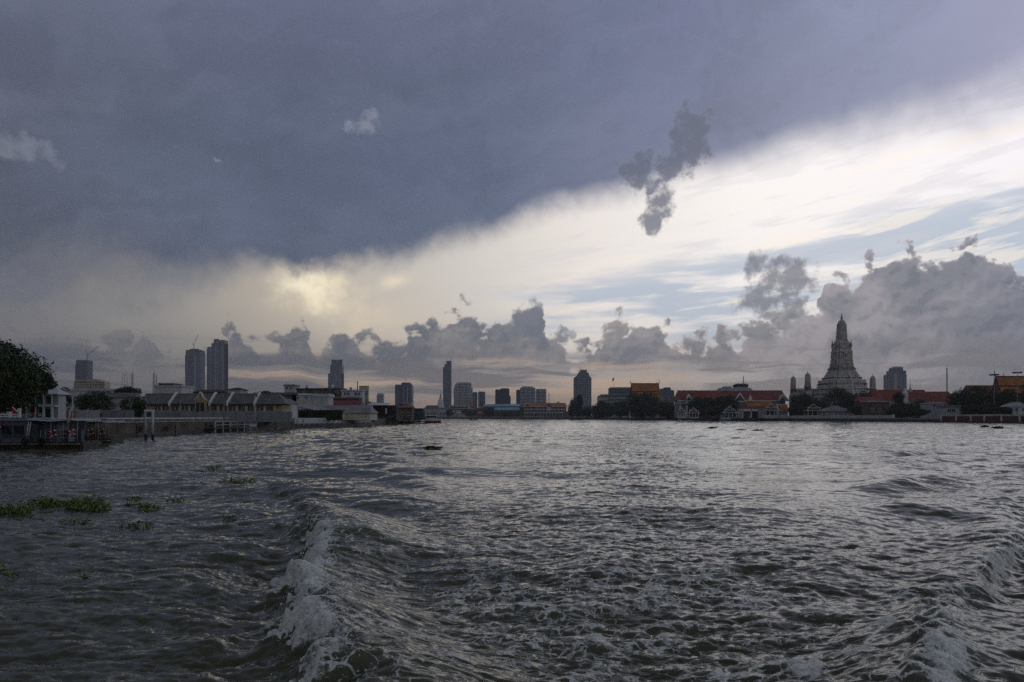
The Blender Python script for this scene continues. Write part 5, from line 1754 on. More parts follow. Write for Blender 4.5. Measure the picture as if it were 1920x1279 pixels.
def prang():
    Y = 690.0; k = Y / FPX
    cx = PX(1578, Y)
    yc = Y
    Z = lambda p: PZ(p, Y)
    t = thing('temple_prang', 'towering grey stone temple prang with stepped terraces and rounded spire', 'temple tower', (cx, yc, 2))

    def tier(name, pts, m='prang_stone'):
        return stack(MB(), cx, yc, [(Z(p), h * k * (.93 if p > 690 else .97)) for p, h in pts]).build(name, m, t)
    # terraces, each with cornice lips
    def lips(pa, pb, ha, hb, n):
        """profile climbing from (pa, ha) to (pb, hb) in n moulded courses"""
        out = []
        for i in range(n):
            q0, q1 = i / n, (i + 1) / n
            p0, p1 = pa + (pb - pa) * q0, pa + (pb - pa) * q1
            h0, h1 = ha + (hb - ha) * q0, ha + (hb - ha) * q1
            out += [(p0, h0), (p0 + (p1 - p0) * .55, h0 - .9), (p0 + (p1 - p0) * .6, h0 + .45), (p1 + .001, h0 + .2), (p1, h1)]
        return out
    tier('base_terrace', [(782, 50), (770, 49.5)] + lips(770, 736.5, 49, 44.5, 5), 'prang_pale')
    tier('lower_terrace', lips(736.5, 724, 43.5, 40.2, 3) + [(724, 38.6), (719, 38.2), (718.6, 39.2), (713.2, 39.0), (713, 37)], 'prang_pale')
    tier('middle_terrace', [(713, 31.5), (711, 31)] + lips(711, 704, 30.2, 28, 2) + lips(704, 697, 27.2, 23.5, 3), 'prang_pale')
    tier('upper_terrace', lips(697, 689, 22.8, 19.8, 3) + lips(689, 681, 19.2, 18.2, 3))
    tier('body', [(681, 17.6), (678, 17.4), (677.6, 18.2), (676, 18.1), (675.5, 17.2), (662, 16.7), (661.4, 17.4), (659, 17.2), (658.5, 15.8), (654, 15.3), (653.5, 16), (651, 15.6), (650.5, 14.4), (646.5, 13.9), (646, 14.6), (643.5, 14.2), (643, 12.0), (638.5, 10.6)])
    sp = [(638.5, 9.4)]
    for i in range(9):      # ribbed courses of the spire
        p = 638 - i * 3.4; h = 9.2 - i * .19
        sp += [(p, h), (p - 2.4, h - .06), (p - 2.6, h - .5), (p - 3.2, h - .5)]
    sp += [(607.5, 7.0), (605, 6.2), (602.5, 4.9), (600.8, 3.3), (600, 1.8)]
    tier('spire', sp)
    fin = tier('finial', [(600, 1.3), (598.5, 1.5), (597.5, 2.3), (595.5, 1.8), (594.8, .9), (593, 1.5), (591.8, .7), (590.8, .5), (589.6, .95), (588.4, .35)], 'gold')
    # corner turrets of the upper body
    for sx in (-1, 1):
        for sy in (-1, 1):
            x, y = cx + sx * 12.6 * k, yc + sy * 12.6 * k
            MB().lathe(x, y, [(Z(651), 2.1 * k), (Z(645), 1.9 * k), (Z(644), 1.2 * k), (Z(640), 1.0 * k), (Z(637), .25 * k)], 10).build('corner_turret', 'prang_stone', t)
    # niche on each face
    for a in range(4):
        ca, sa = (0, 1, 0, -1)[a], (-1, 0, 1, 0)[a]
        m = MB()
        d = 17.4 * k
        x, y = cx + ca * d, yc + sa * d
        w = 2.4 * k
        if ca == 0: m.box(x - w, x + w, y - .9, y + .9, Z(674), Z(661))
        else: m.box(x - .9, x + .9, y - w, y + w, Z(674), Z(661))
        o = m.build('niche_frame', 'prang_band', t)
        m = MB()
        if ca == 0: m.box(x - w * .55, x + w * .55, y + sa * .7, y + sa * 1.0, Z(671), Z(664))
        else: m.box(x + ca * .7, x + ca * 1.0, y - w * .55, y + w * .55, Z(671), Z(664))
        m.build('niche', 'prang_dark', o)
    # pale courses and rows of niches between figures on the terraces
    for p0, p1, h in ((725.2, 724.2, 40.9), (736.4, 735.4, 44.9), (714.2, 713.4, 39.6), (704.6, 703.8, 28.8), (697.3, 696.6, 24.1)):
        stack(MB(), cx, yc, [(Z(p0), h * k * .93), (Z(p1), h * k * .93)]).build('pale_course', 'prang_band', t)
    for p0, p1, h, n in ((711.0, 707.8, 30.6, 15), (722.5, 719.5, 39.0, 21), (732.5, 729.5, 42.4, 23), (741, 737.8, 45.2, 24), (693.5, 691, 22.0, 11)):
        m = MB(); h *= .93
        for s in range(n):
            q = (s + .5) / n * 2 - 1
            if abs(q) > .84: hh = h * .90
            else: hh = h
            xx = cx + q * h * k * .96
            if abs(q * h) < 3.0 and h > 30: continue
            m.box(xx - .42 * k, xx + .42 * k, yc - hh * k - .25, yc - hh * k + .5, Z(p0), Z(p1))
            m.box(cx - hh * k - .25, cx - hh * k + .5, yc + q * h * k * .96 - .42 * k, yc + q * h * k * .96 + .42 * k, Z(p0), Z(p1))
            m.box(cx + hh * k - .5, cx + hh * k + .25, yc + q * h * k * .96 - .42 * k, yc + q * h * k * .96 + .42 * k, Z(p0), Z(p1))
        m.build('niche_row', 'prang_dark', t, kind='stuff')
    # steep stair up the river face
    m = MB()
    zz = [782, 760, 736.5, 724, 713, 704, 697]
    hs = [q * .93 for q in (50, 48.5, 44.5, 40.5, 38.5, 28.5, 23.8)]
    for i in range(40):
        q = i / 40
        p = 770 + (700 - 770) * q
        h = np.interp(-p, [-z for z in zz], hs)
        m.box(cx + 2.2 * k, cx + 6.2 * k, yc - (h + 1.6) * k, yc - (h - 2) * k, Z(p), Z(p - 1.75))
    m.build('stair', 'prang_band', t)


prang()


def small_prang(px, pyt, pyb, Y, label, k_=1.0):
    k = Y / FPX * k_
    x = PX(px, Y)
    t = thing('small_prang', label, 'temple tower', (x, Y, 2))
    H = pyb - pyt
    Z = lambda q: PZ(pyb - H * q, Y)
    stack(MB(), x, Y, [(2, 7.2 * k), (Z(0), 7 * k), (Z(.04), 7 * k), (Z(.05), 6.4 * k), (Z(.10), 6.2 * k), (Z(.11), 5.6 * k), (Z(.20), 5.3 * k)]).build('base', 'prang_stone', t)
    stack(MB(), x, Y, [(Z(.20), 5.0 * k), (Z(.32), 4.8 * k), (Z(.33), 5.3 * k), (Z(.36), 5.1 * k)]).build('cella', 'prang_red', t)
    sp = [(Z(.36), 4.7 * k)]
    for i in range(6):
        q = .37 + i * .07
        h = (4.7 - i * .12) * k
        sp += [(Z(q), h), (Z(q + .05), h), (Z(q + .055), h * .93), (Z(q + .068), h * .93)]
    sp += [(Z(.81), 3.7 * k), (Z(.85), 2.9 * k), (Z(.875), 1.8 * k), (Z(.885), .9 * k)]
    stack(MB(), x, Y, sp).build('spire', 'prang_stone', t)
    MB().lathe(x, Y, [(Z(.885), .6 * k), (Z(.91), .8 * k), (Z(.93), .45 * k), (Z(1.0), .08 * k)], 8).build('finial', 'gold', t)


small_prang(1487.3, 701, 745, 700, 'small grey prang rising behind the end of the long red roof', .98)
small_prang(1514.5, 694, 742, 690, 'small grey prang next to the terraces of the great prang', 1.08)
small_prang(1636.3, 700, 745, 690, 'small grey prang where the red roofs begin', 1.05)


def needle(px, pyt, pyb, Y, label, w=3.0):
    k = Y / FPX; x = PX(px, Y)
    t = thing('small_stupa', label, 'stupa', (x, Y, 2))
    Z = lambda q: PZ(pyb - (pyb - pyt) * q, Y)
    stack(MB(), x, Y, [(2, w * 1.5 * k), (Z(0), w * 1.3 * k), (Z(.12), w * k), (Z(.25), w * .8 * k)]).build('base', 'white_wall', t)
    MB().lathe(x, Y, [(Z(.25), w * .7 * k), (Z(.38), w * .5 * k), (Z(.48), w * .25 * k), (Z(.5), w * .32 * k), (Z(.7), w * .14 * k), (Z(1), .05 * k)], 10).build('spire', 'prang_stone', t)


needle(1497.5, 718, 740, 700, 'thin dark stupa needle between the two small prangs', 1.6)
needle(1659.5, 715, 738, 700, 'thin dark stupa needle standing over the red roof ridge', 1.6)
needle(1706.8, 713, 737, 640, 'pale stupa with dark needle beside the blue tower', 3.2)


# ---- Thai temple halls: tiered roofs with finials
def thai_roof(t, px0, px1, pyr, pye, Y, depth, tiers=2, inset=5.0, roofm='orange_roof', trim='green_trim', finial=True, bands=3, drop=4.0):
    """nested roofs, ridge along x; the middle one highest"""
    for k in range(tiers):
        a, b = px0 + inset * (tiers - 1 - k), px1 - inset * (tiers - 1 - k)
        x0, x1 = PX(a, Y), PX(b, Y)
        zr = PZ(pyr + drop * (tiers - 1 - k), Y); ze = PZ(pye, Y)
        ym = Y + depth / 2
        # slope broken into overlapping courses that flatten outwards
        pr = None
        for j in range(bands):
            q0, q1 = j / bands, (j + 1) / bands
            f = lambda q: (depth / 2 * (q ** 1.12) + (.0 if q == 0 else .3), zr + (ze - zr) * q ** .86)
            (d0, z0), (d1, z1) = f(q0), f(q1)
            drop_ = .35 * j
            sh = .02 * k
            m = MB()
            e = .9 * j * Y / FPX
            for s in (-1, 1):
                v = [(x0 - e, ym + s * d0, z0 - drop_), (x1 + e, ym + s * d0, z0 - drop_), (x1 + e, ym + s * (d1 + .5), z1 - drop_ - sh), (x0 - e, ym + s * (d1 + .5), z1 - drop_ - sh)]
                lo = [(p[0], p[1], p[2] - .4) for p in v]
                m.add(v + lo, [(0, 1, 2, 3) if s > 0 else (3, 2, 1, 0), (7, 6, 5, 4) if s > 0 else (4, 5, 6, 7), (0, 4, 5, 1), (1, 5, 6, 2), (2, 6, 7, 3), (3, 7, 4, 0)])
            o = m.build('roof', roofm, t)
            eb = MB()
            eb.box(x0 - e, x1 + e, ym - d1 - .62, ym - d1 - .5, z1 - drop_ - .7, z1 - drop_ - .02)
            eb.build('eave_band', trim, o)
        # gable ends
        for xx, s in ((x0, -1), (x1, 1)):
            m = MB()
            m.extrude([(xx + .3 * -s, ym - depth * .46, ze + .3), (xx + .3 * -s, ym + depth * .46, ze + .3), (xx + .3 * -s, ym, zr - .4)], (.25 * -s, 0, 0)).build('gable', 'brown_wall', t)
            m = MB()
            m.tube([(xx, ym - depth * .5, ze), (xx, ym - depth * .24, ze + (zr - ze) * .46), (xx, ym, zr + .15)], .32, 5)
            m.tube([(xx, ym + depth * .5, ze), (xx, ym + depth * .24, ze + (zr - ze) * .46), (xx, ym, zr + .15)], .32, 5)
            m.build('bargeboard', trim, t)
            if finial:
                h = (zr - ze) * .30
                MB().tube([(xx, ym, zr), (xx + s * h * .22, ym, zr + h * .35), (xx + s * h * .12, ym, zr + h * .7), (xx + s * h * .30, ym, zr + h * 1.05)], h * .10, 6, h * .02).build('chofa_finial', trim, t)
        MB().box(x0, x1, ym - .35, ym + .35, zr - .1, zr + .45).build('ridge', trim, t)


def temple_halls():
    Y = 880.0
    t = thing('temple_hall', 'temple hall with steep tiered orange roofs edged dark green', 'temple', (PX(1213, Y), Y, 2))
    bxp(MB(), 1184, 1246, 760, None, Y, 22, 2).build('wall', 'white_wall', t)
    thai_roof(t, 1186, 1238, 718.5, 745, Y, 20, 2, 5.0, bands=2, drop=3.5)
    for j, (a, b, p0, p1) in enumerate(((1181, 1243, 743, 750), (1178, 1247, 749, 756), (1175, 1250, 755, 763))):
        x0, x1 = PX(a, Y), PX(b, Y)
        m = MB(); e = 1.5 + 1.5 * j
        m.extrude([(x0, Y - e, PZ(p1, Y)), (x0, Y - e + .2, PZ(p1, Y) + .4), (x0, Y + 6 - j, PZ(p0, Y)), (x0, Y + 6 - j, PZ(p0, Y) - 1)], (x1 - x0, 0, 0))
        o = m.build('skirt_roof', 'orange_roof', t)
        MB().box(x0, x1, Y - e - .15, Y - e - .02, PZ(p1, Y) - .5, PZ(p1, Y) + .2).build('eave_band', 'green_trim', o)
    for kx in range(9):
        x = PX(1180 + kx * 8, Y)
        MB().box(x - .5, x + .5, Y - 1.2, Y - .2, 2, PZ(762, Y)).build('column', 'white_paint', t)
    # right edge temple
    Y = 520.0
    t = thing('temple_hall', 'temple hall with orange tiled roofs behind the floodlight masts', 'temple', (PX(1930, Y), Y, 2))
    bxp(MB(), 1884, 2050, 748, None, Y, 16, 2).build('wall', 'white_wall', t)
    thai_roof(t, 1882, 2050, 705, 748, Y, 17, 2, 17.0, bands=3, drop=4.5, trim='maroon_roof')


temple_halls()


def red_roof_hall():
    Y = 720.0
    P = lambda a: PX(a, Y)
    Z = lambda a: PZ(a, Y)
    t = thing('monastery_hall', 'very long hall with dark red roof and white dormers', 'hall', (P(1375), Y, 2))
    MB().box(P(1274), P(1474), Y + 2, Y + 22, 2, Z(750.5)).build('wall', 'fence_grey', t)
    v = MB().gable(P(1271), P(1479), Y, Y + 24, Z(750), Z(732), 0, .5, 'x', 2.2).build('roof', 'red_roof', t)
    MB().box(P(1273.5), P(1476), Y + 11.6, Y + 12.4, Z(732.3), Z(731)).build('ridge', 'cream_wall', v)
    MB().box(P(1270), P(1479), Y - .35, Y - .05, Z(752.3), Z(750.6)).build('eave_band', 'white_paint', v)
    for px in (1276, 1288, 1300, 1312, 1330, 1350, 1370):
        MB().box(P(px) - .7, P(px) + .7, Y + .2, Y + 1.6, 2, Z(752.5)).build('column', 'white_paint', t)
    MB().box(P(1266), P(1300), Y - .6, Y + 2, Z(757.2), Z(754.6)).build('gallery_slab', 'pale_grey', t)
    for px, w, pt, pb in ((1291, 4.5, 740, 750), (1386.5, 8.5, 737.5, 751), (1467, 8.5, 740, 752)):
        m = MB()
        m.extrude([(P(px - w * .8), Y - 1.2, Z(pb)), (P(px + w * .8), Y - 1.2, Z(pb)), (P(px + w * .8), Y - 1.2, Z(pb - 3)), (P(px), Y - 1.2, Z(pt + 1)), (P(px - w * .8), Y - 1.2, Z(pb - 3))], (0, 10, 0))
        o = m.build('dormer', 'slate_roof' if px == 1386.5 else 'white_wall', t)
        for s in (-1, 1):
            MB().tube([(P(px + s * w), Y - 1.5, Z(pb)), (P(px), Y - 1.5, Z(pt))], .75, 5).build('bargeboard', 'white_paint', o)
        MB().box(P(px) - 1.1, P(px) + 1.1, Y - 1.45, Y - 1.25, Z(pb - .5), Z(pb - 5)).build('dormer_window', 'dark_glass', o)
    # flat block behind
    t = tower('flat roofed grey block showing above the long red ridge', 930, 20, [(1352, 1411, 730), (1384, 1404, 721.5, 3), (1360, 1375, 727, 2)], 'pale_grey', name='office_block')
    bxp(MB(), 1384, 1404.5, 720.5, 725, 930, 20, 2.5).build('roof_screen', 'dark_wood', t)
    # front hall
    Y = 650.0
    P = lambda a: PX(a, Y)
    Z = lambda a: PZ(a, Y)
    t = thing('landing_hall', 'riverside hall with brown red roofs, white ridges and columns', 'hall', (P(1430), Y, 2))
    MB().box(P(1392), P(1480), Y + 4, Y + 14, 2, Z(766)).build('wall', 'white_wall', t)
    r1 = MB().gable(P(1404), P(1454), Y + 5, Y + 13, Z(761), Z(751.5), 0, .4, 'x').build('roof', 'orange_roof', t)
    MB().box(P(1403), P(1455), Y + 8.6, Y + 9.4, Z(751.6), Z(750.2)).build('ridge', 'white_paint', r1)
    r2 = MB().gable(P(1392), P(1466), Y + 4, Y + 14, Z(763.5), Z(753), 0, .4, 'x').build('roof', 'brown_wall', t)
    MB().box(P(1390), P(1404), Y + 8.5, Y + 9.5, Z(753), Z(751.8)).build('ridge', 'white_paint', r2)
    r3 = MB(); r3.extrude([(P(1389), Y + .6, Z(767)), (P(1389), Y + 4.2, Z(762)), (P(1389), Y + 4.2, Z(763))], (P(1436) - P(1389), 0, 0))
    r3.build('skirt_roof', 'maroon_roof', t)
    MB().box(P(1390), P(1422), Y + .2, Y + .6, Z(771), Z(767)).build('frieze', 'white_paint', t)
    for px in (1393, 1409, 1425, 1430):
        MB().box(P(px) - .35, P(px) + .35, Y + .2, Y + .9, 2, Z(766.5)).build('column', 'white_paint', t)
    for px in (1401, 1417):
        MB().box(P(px) - 2.4, P(px) + 2.4, Y + 3.6, Y + 3.95, 2, Z(773)).build('opening', 'dark_glass', t)
    MB().box(P(1462), P(1479), Y + 2, Y + 9, 2, Z(773)).build('wing_wall', 'white_wall', t)
    r4 = MB(); r4.extrude([(P(1461), Y + 1.0, Z(772)), (P(1461), Y + 6, Z(758.5)), (P(1461), Y + 6, Z(759.5))], (P(1480) - P(1461), 0, 0))
    r4 = r4.build('wing_roof', 'orange_roof', t)
    MB().box(P(1460), P(1481), Y + 5.6, Y + 6.4, Z(759), Z(757.4)).build('ridge', 'white_paint', r4)
    for s in (1461, 1480):
        MB().tube([(P(s), Y + .8, Z(772.5)), (P(s), Y + 6, Z(758))], .4, 5).build('bargeboard', 'white_paint', r4)
    # tiered white spire on the hall
    k = Y / FPX; x = P(1413); yy = Y + 9
    s_ = MB(); stack(s_, x, yy, [(Z(752), 4.2 * k), (Z(750.5), 4.4 * k), (Z(750), 3.2 * k), (Z(748), 2.9 * k), (Z(747.6), 3.6 * k), (Z(746.8), 2.4 * k), (Z(745), 2.0 * k), (Z(744.6), 2.8 * k), (Z(743.8), 1.6 * k), (Z(742), .9 * k), (Z(738.5), .15 * k)])
    s_.build('tiered_spire', 'white_paint', t)


red_roof_hall()


def sala(px, w, pyt, pyb, Y, label, roofm='brick_red', wallm='white_wall', open_=True):
    """riverside pavilion: columns, two-tier roof with white edges and small front gable"""
    P = lambda a: PX(px + a * w, Y)
    H = pyb - pyt
    Z = lambda q: PZ(pyb - q * H, Y)
    D = w * Y / FPX * .7
    t = thing('river_pavilion', label, 'pavilion', (PX(px, Y), Y, 2))
    MB().box(P(-.40), P(.40), Y, Y + D, 2, Z(.06)).build('plinth', wallm, t)
    for s in (-.38, -.14, .14, .38):
        for d in (.05, .92):
            MB().box(P(s) - .2, P(s) + .2, Y + D * d - .2, Y + D * d + .2, Z(.06), Z(.44)).build('column', 'white_paint', t)
    MB().box(P(-.34), P(.34), Y + D * .55, Y + D * .6, Z(.06), Z(.43)).build('screen', 'dark_wood' if open_ else wallm, t)
    for nm, hw, z0, z1, g in (('lower_roof', .5, .42, .66, .30), ('upper_roof', .34, .64, .97, .0)):
        m = MB()
        x0, x1 = P(-hw), P(hw); xa, xb = P(-hw * .45), P(hw * .45)
        ym = Y + D / 2; yd = D * hw * 1.1
        v = [(x0, ym - yd, Z(z0)), (x1, ym - yd, Z(z0)), (x1, ym + yd, Z(z0)), (x0, ym + yd, Z(z0)),
             (xa, ym - yd * .35, Z(z1) if g else Z(z0 + .18)), (xb, ym - yd * .35, Z(z1) if g else Z(z0 + .18)), (xb, ym + yd * .35, Z(z1) if g else Z(z0 + .18)), (xa, ym + yd * .35, Z(z1) if g else Z(z0 + .18))]
        m.add(v, [(0, 1, 5, 4), (1, 2, 6, 5), (2, 3, 7, 6), (3, 0, 4, 7), (3, 2, 1, 0), (4, 5, 6, 7)])
        if not g:
            m.add([(xa, ym - yd * .5, Z(z0 + .14)), (xb, ym - yd * .5, Z(z0 + .14)), (P(0), ym - yd * .5, Z(z1)), (xa, ym + yd * .5, Z(z0 + .14)), (xb, ym + yd * .5, Z(z0 + .14)), (P(0), ym + yd * .5, Z(z1))],
                  [(0, 1, 2), (5, 4, 3), (0, 2, 5, 3), (1, 4, 5, 2), (0, 3, 4, 1)])
        o = m.build(nm, roofm, t)
        tr = MB()
        th = .16 * Y / 500
        for a, b in ((0, 1), (1, 5), (0, 4)):
            tr.tube([v[a], v[b]], th, 5)
        for s in (0, 1):      # turned-up corners
            p = v[s]; dx = -1 if s == 0 else 1
            tr.tube([p, (p[0] + dx * .5, p[1] - .3, p[2] + .55)], th, 5, th * .3)
        if not g:
            tr.tube([(xa, ym - yd * .52, Z(z0 + .14)), (P(0), ym - yd * .52, Z(z1))], th, 5)
            tr.tube([(xb, ym - yd * .52, Z(z0 + .14)), (P(0), ym - yd * .52, Z(z1))], th, 5)
            tr.tube([(P(0), ym - yd * .52, Z(z1)), (P(0), ym - yd * .52, Z(1.06))], th, 5, th * .2)
        tr.build('white_edge', 'white_paint', o)
    return t


sala(1279, 18, 764, 783, 640, 'closed little river pavilion with pink tiered roof, first of the pair', 'brick_red', 'white_wall', False)
sala(1301.5, 22, 764, 783, 640, 'open river pavilion with spreading pink roof beside the closed one', 'brick_red')
sala(1370, 28, 761, 784, 625, 'river pavilion with greenish tiered roof by the blue boat', 'green_trim', 'concrete')
sala(1448, 30, 757, 779, 632, 'wide gabled entrance pavilion in front of the riverside hall', 'brown_wall')
sala(1528.5, 34, 757, 780, 600, 'white edged river pavilion beside the big grey hip roof', 'brick_red')


def right_misc():
    B = simple_house
    B('riverside_hall', 'wide open hall with grey hip roof below the great prang', 'hall', 1546, 1598, 760.5, 771.5, 606, 14, 'pale_grey', 'grey_roof', hip=9.5, over=1.0)
    B('monastery_hall', 'hall with red roof right behind the small prang', 'hall', 1640, 1746, 730, 751, 650, 20, 'white_wall', 'red_roof', hip=1.5, over=.6)
    B('monastery_hall', 'lower red roofed hall below the radio mast', 'hall', 1692, 1793, 733.5, 752, 600, 18, 'cream_wall', 'red_roof', hip=1.5, over=.6, wins=[(1735 + 6 * k, 762) for k in range(7)], winsize=(1.6, 2.6))
    B('monastery_hall', 'dull red roof half hidden by tall trees near the orange temple', 'hall', 1822, 1886, 721.5, 748, 560, 16, 'cream_wall', 'red_roof', hip=1.0, over=.6)
    B('storehouse', 'dark red storehouse with flat grey canopy at the parapet gap', 'house', 1629, 1668, 751.5, 754, 560, 12, 'brown_wall', 'pale_grey', flat=True, pyb=786, wins=((1636, 772), (1650, 772)), winsize=(1.5, 2.2), over=.8)
    B('storehouse', 'small red roof joined to the dark storehouse', 'house', 1612, 1650, 744, 752, 600, 10, 'brick_red', 'red_roof', hip=1.2)
    B('storehouse', 'white storehouse front under the lower red roof', 'house', 1737, 1767, 755.5, 758, 520, 8, 'pale_grey', 'pale_grey', flat=True, pyb=779, wins=((1752, 763),), winsize=(1.6, 1.4))
    B('storehouse', 'grey flat shed with dark doors by the brick quay', 'shed', 1771, 1802, 760, 764, 470, 8, 'pale_grey', 'grey_roof', flat=True, pyb=782, wins=((1780, 773), (1788, 773)), winsize=(2.2, 1.9))
    B('gable_house', 'white gabled house under the trees by the brick quay', 'house', 1893, 1930, 754, 763, 430, 8, 'white_wall', 'zinc_roof', axis='y', pyb=780, wins=((1905, 771), (1918, 771)), winsize=(1.2, 1.6))
    B('gatehouse', 'white arched gate building between small prang and great prang', 'building', 1496, 1538, 728, 733, 705, 12, 'white_wall', 'grey_roof', hip=2, wins=((1512, 745), (1526, 745)), winsize=(2.2, 3.2))
    t = thing('mondop', 'white stepped gable peeking between the two red roofs', 'building', (PX(1697, 590), 590, 2))
    x = PX(1697, 590); k = 590 / FPX
    stack(MB(), x, 590, [(2, 5 * k), (PZ(740, 590), 4.5 * k), (PZ(738, 590), 5 * k), (PZ(734, 590), 3.2 * k), (PZ(731, 590), 2 * k), (PZ(728, 590), .4 * k)]).build('gable', 'white_paint', t)
    # floodlight masts
    for px, pyt, Y, lab in ((1864, 703, 440, 'floodlight mast with ring of lamps standing by itself above the trees'), (1907.5, 699, 430, 'floodlight mast with ring of lamps before the orange temple roof')):
        x = PX(px, Y); zt = PZ(pyt, Y)
        t = thing('floodlight_mast', lab, 'floodlight', (x, Y, 2), 'floodlight masts on the temple bank')
        MB().tube([(x, Y, 2), (x, Y, zt)], .22, 8, .12).build('pole', 'grey_steel', t)
        ring_ = MB()
        n = 20; rr = 1.7
        pts = [(x + rr * math.cos(2 * math.pi * i / n), Y + rr * math.sin(2 * math.pi * i / n), zt) for i in range(n + 1)]
        ring_.tube(pts, .07, 5)
        for a in range(4):
            ring_.tube([(x, Y, zt), (x + rr * math.cos(a * 1.57), Y + rr * math.sin(a * 1.57), zt)], .05, 4)
        ring_.build('headframe', 'dark_steel', t)
        for i in range(8):
            a = 2 * math.pi * i / 8
            cx_, cy_ = x + (rr + .25) * math.cos(a), Y + (rr + .25) * math.sin(a)
            MB().box(cx_ - .36, cx_ + .36, cy_ - .25, cy_ + .25, zt - .3, zt + .42).build('lamp_head', 'dark_steel', t)
    # moored blue boat
    Y = 612
    P = lambda a: PX(a, Y)
    t = thing('moored_boat', 'blue and white canopied boat moored by the greenish pavilion', 'boat', (P(1360), Y, 0))
    hull(MB(), P(1349), P(1371), Y - 1.5, Y + 1.5, -.4, PZ(786, Y), .3, .3, .2, 12, .5).build('hull', 'blue_paint', t)
    MB().box(P(1351), P(1370), Y - 1.4, Y + 1.4, PZ(779.5, Y), PZ(777.4, Y)).build('canopy', 'blue_paint', t)
    MB().box(P(1351.5), P(1369), Y - 1.2, Y + 1.2, PZ(786, Y), PZ(783.3, Y)).build('rail_cloth', 'white_wall', t)
    for px in (1352, 1358, 1364, 1369.5):
        MB().tube([(P(px), Y - 1.2, PZ(786, Y)), (P(px), Y - 1.2, PZ(779, Y))], .07, 5).build('post', 'white_paint', t)
    # open riverside sala near the temple trees
    Y = 900
    P = lambda a: PX(a, Y)
    t = thing('river_shelter', 'small shelter with yellow edged flat roof at the water', 'shelter', (P(1197), Y, 2))
    MB().gable(P(1186), P(1208), Y, Y + 5, PZ(775.5, Y), PZ(772.5, Y), .3, .3, 'x', 2).build('roof', 'dark_wood', t)
    MB().box(P(1185.5), P(1208.5), Y - .5, Y - .33, PZ(776.2, Y), PZ(775.4, Y)).build('fascia', 'gold', t)
    for px in (1187, 1194, 1201, 1207):
        MB().box(P(px) - .2, P(px) + .2, Y + .2, Y + .6, 2, PZ(775.8, Y)).build('post', 'white_wall', t)
    B('riverside_hut', 'tiny white shrine house under the great temple tree', 'shrine', 1222, 1232, 761, 765, 830, 5, 'white_paint', 'zinc_roof', axis='y')


right_misc()

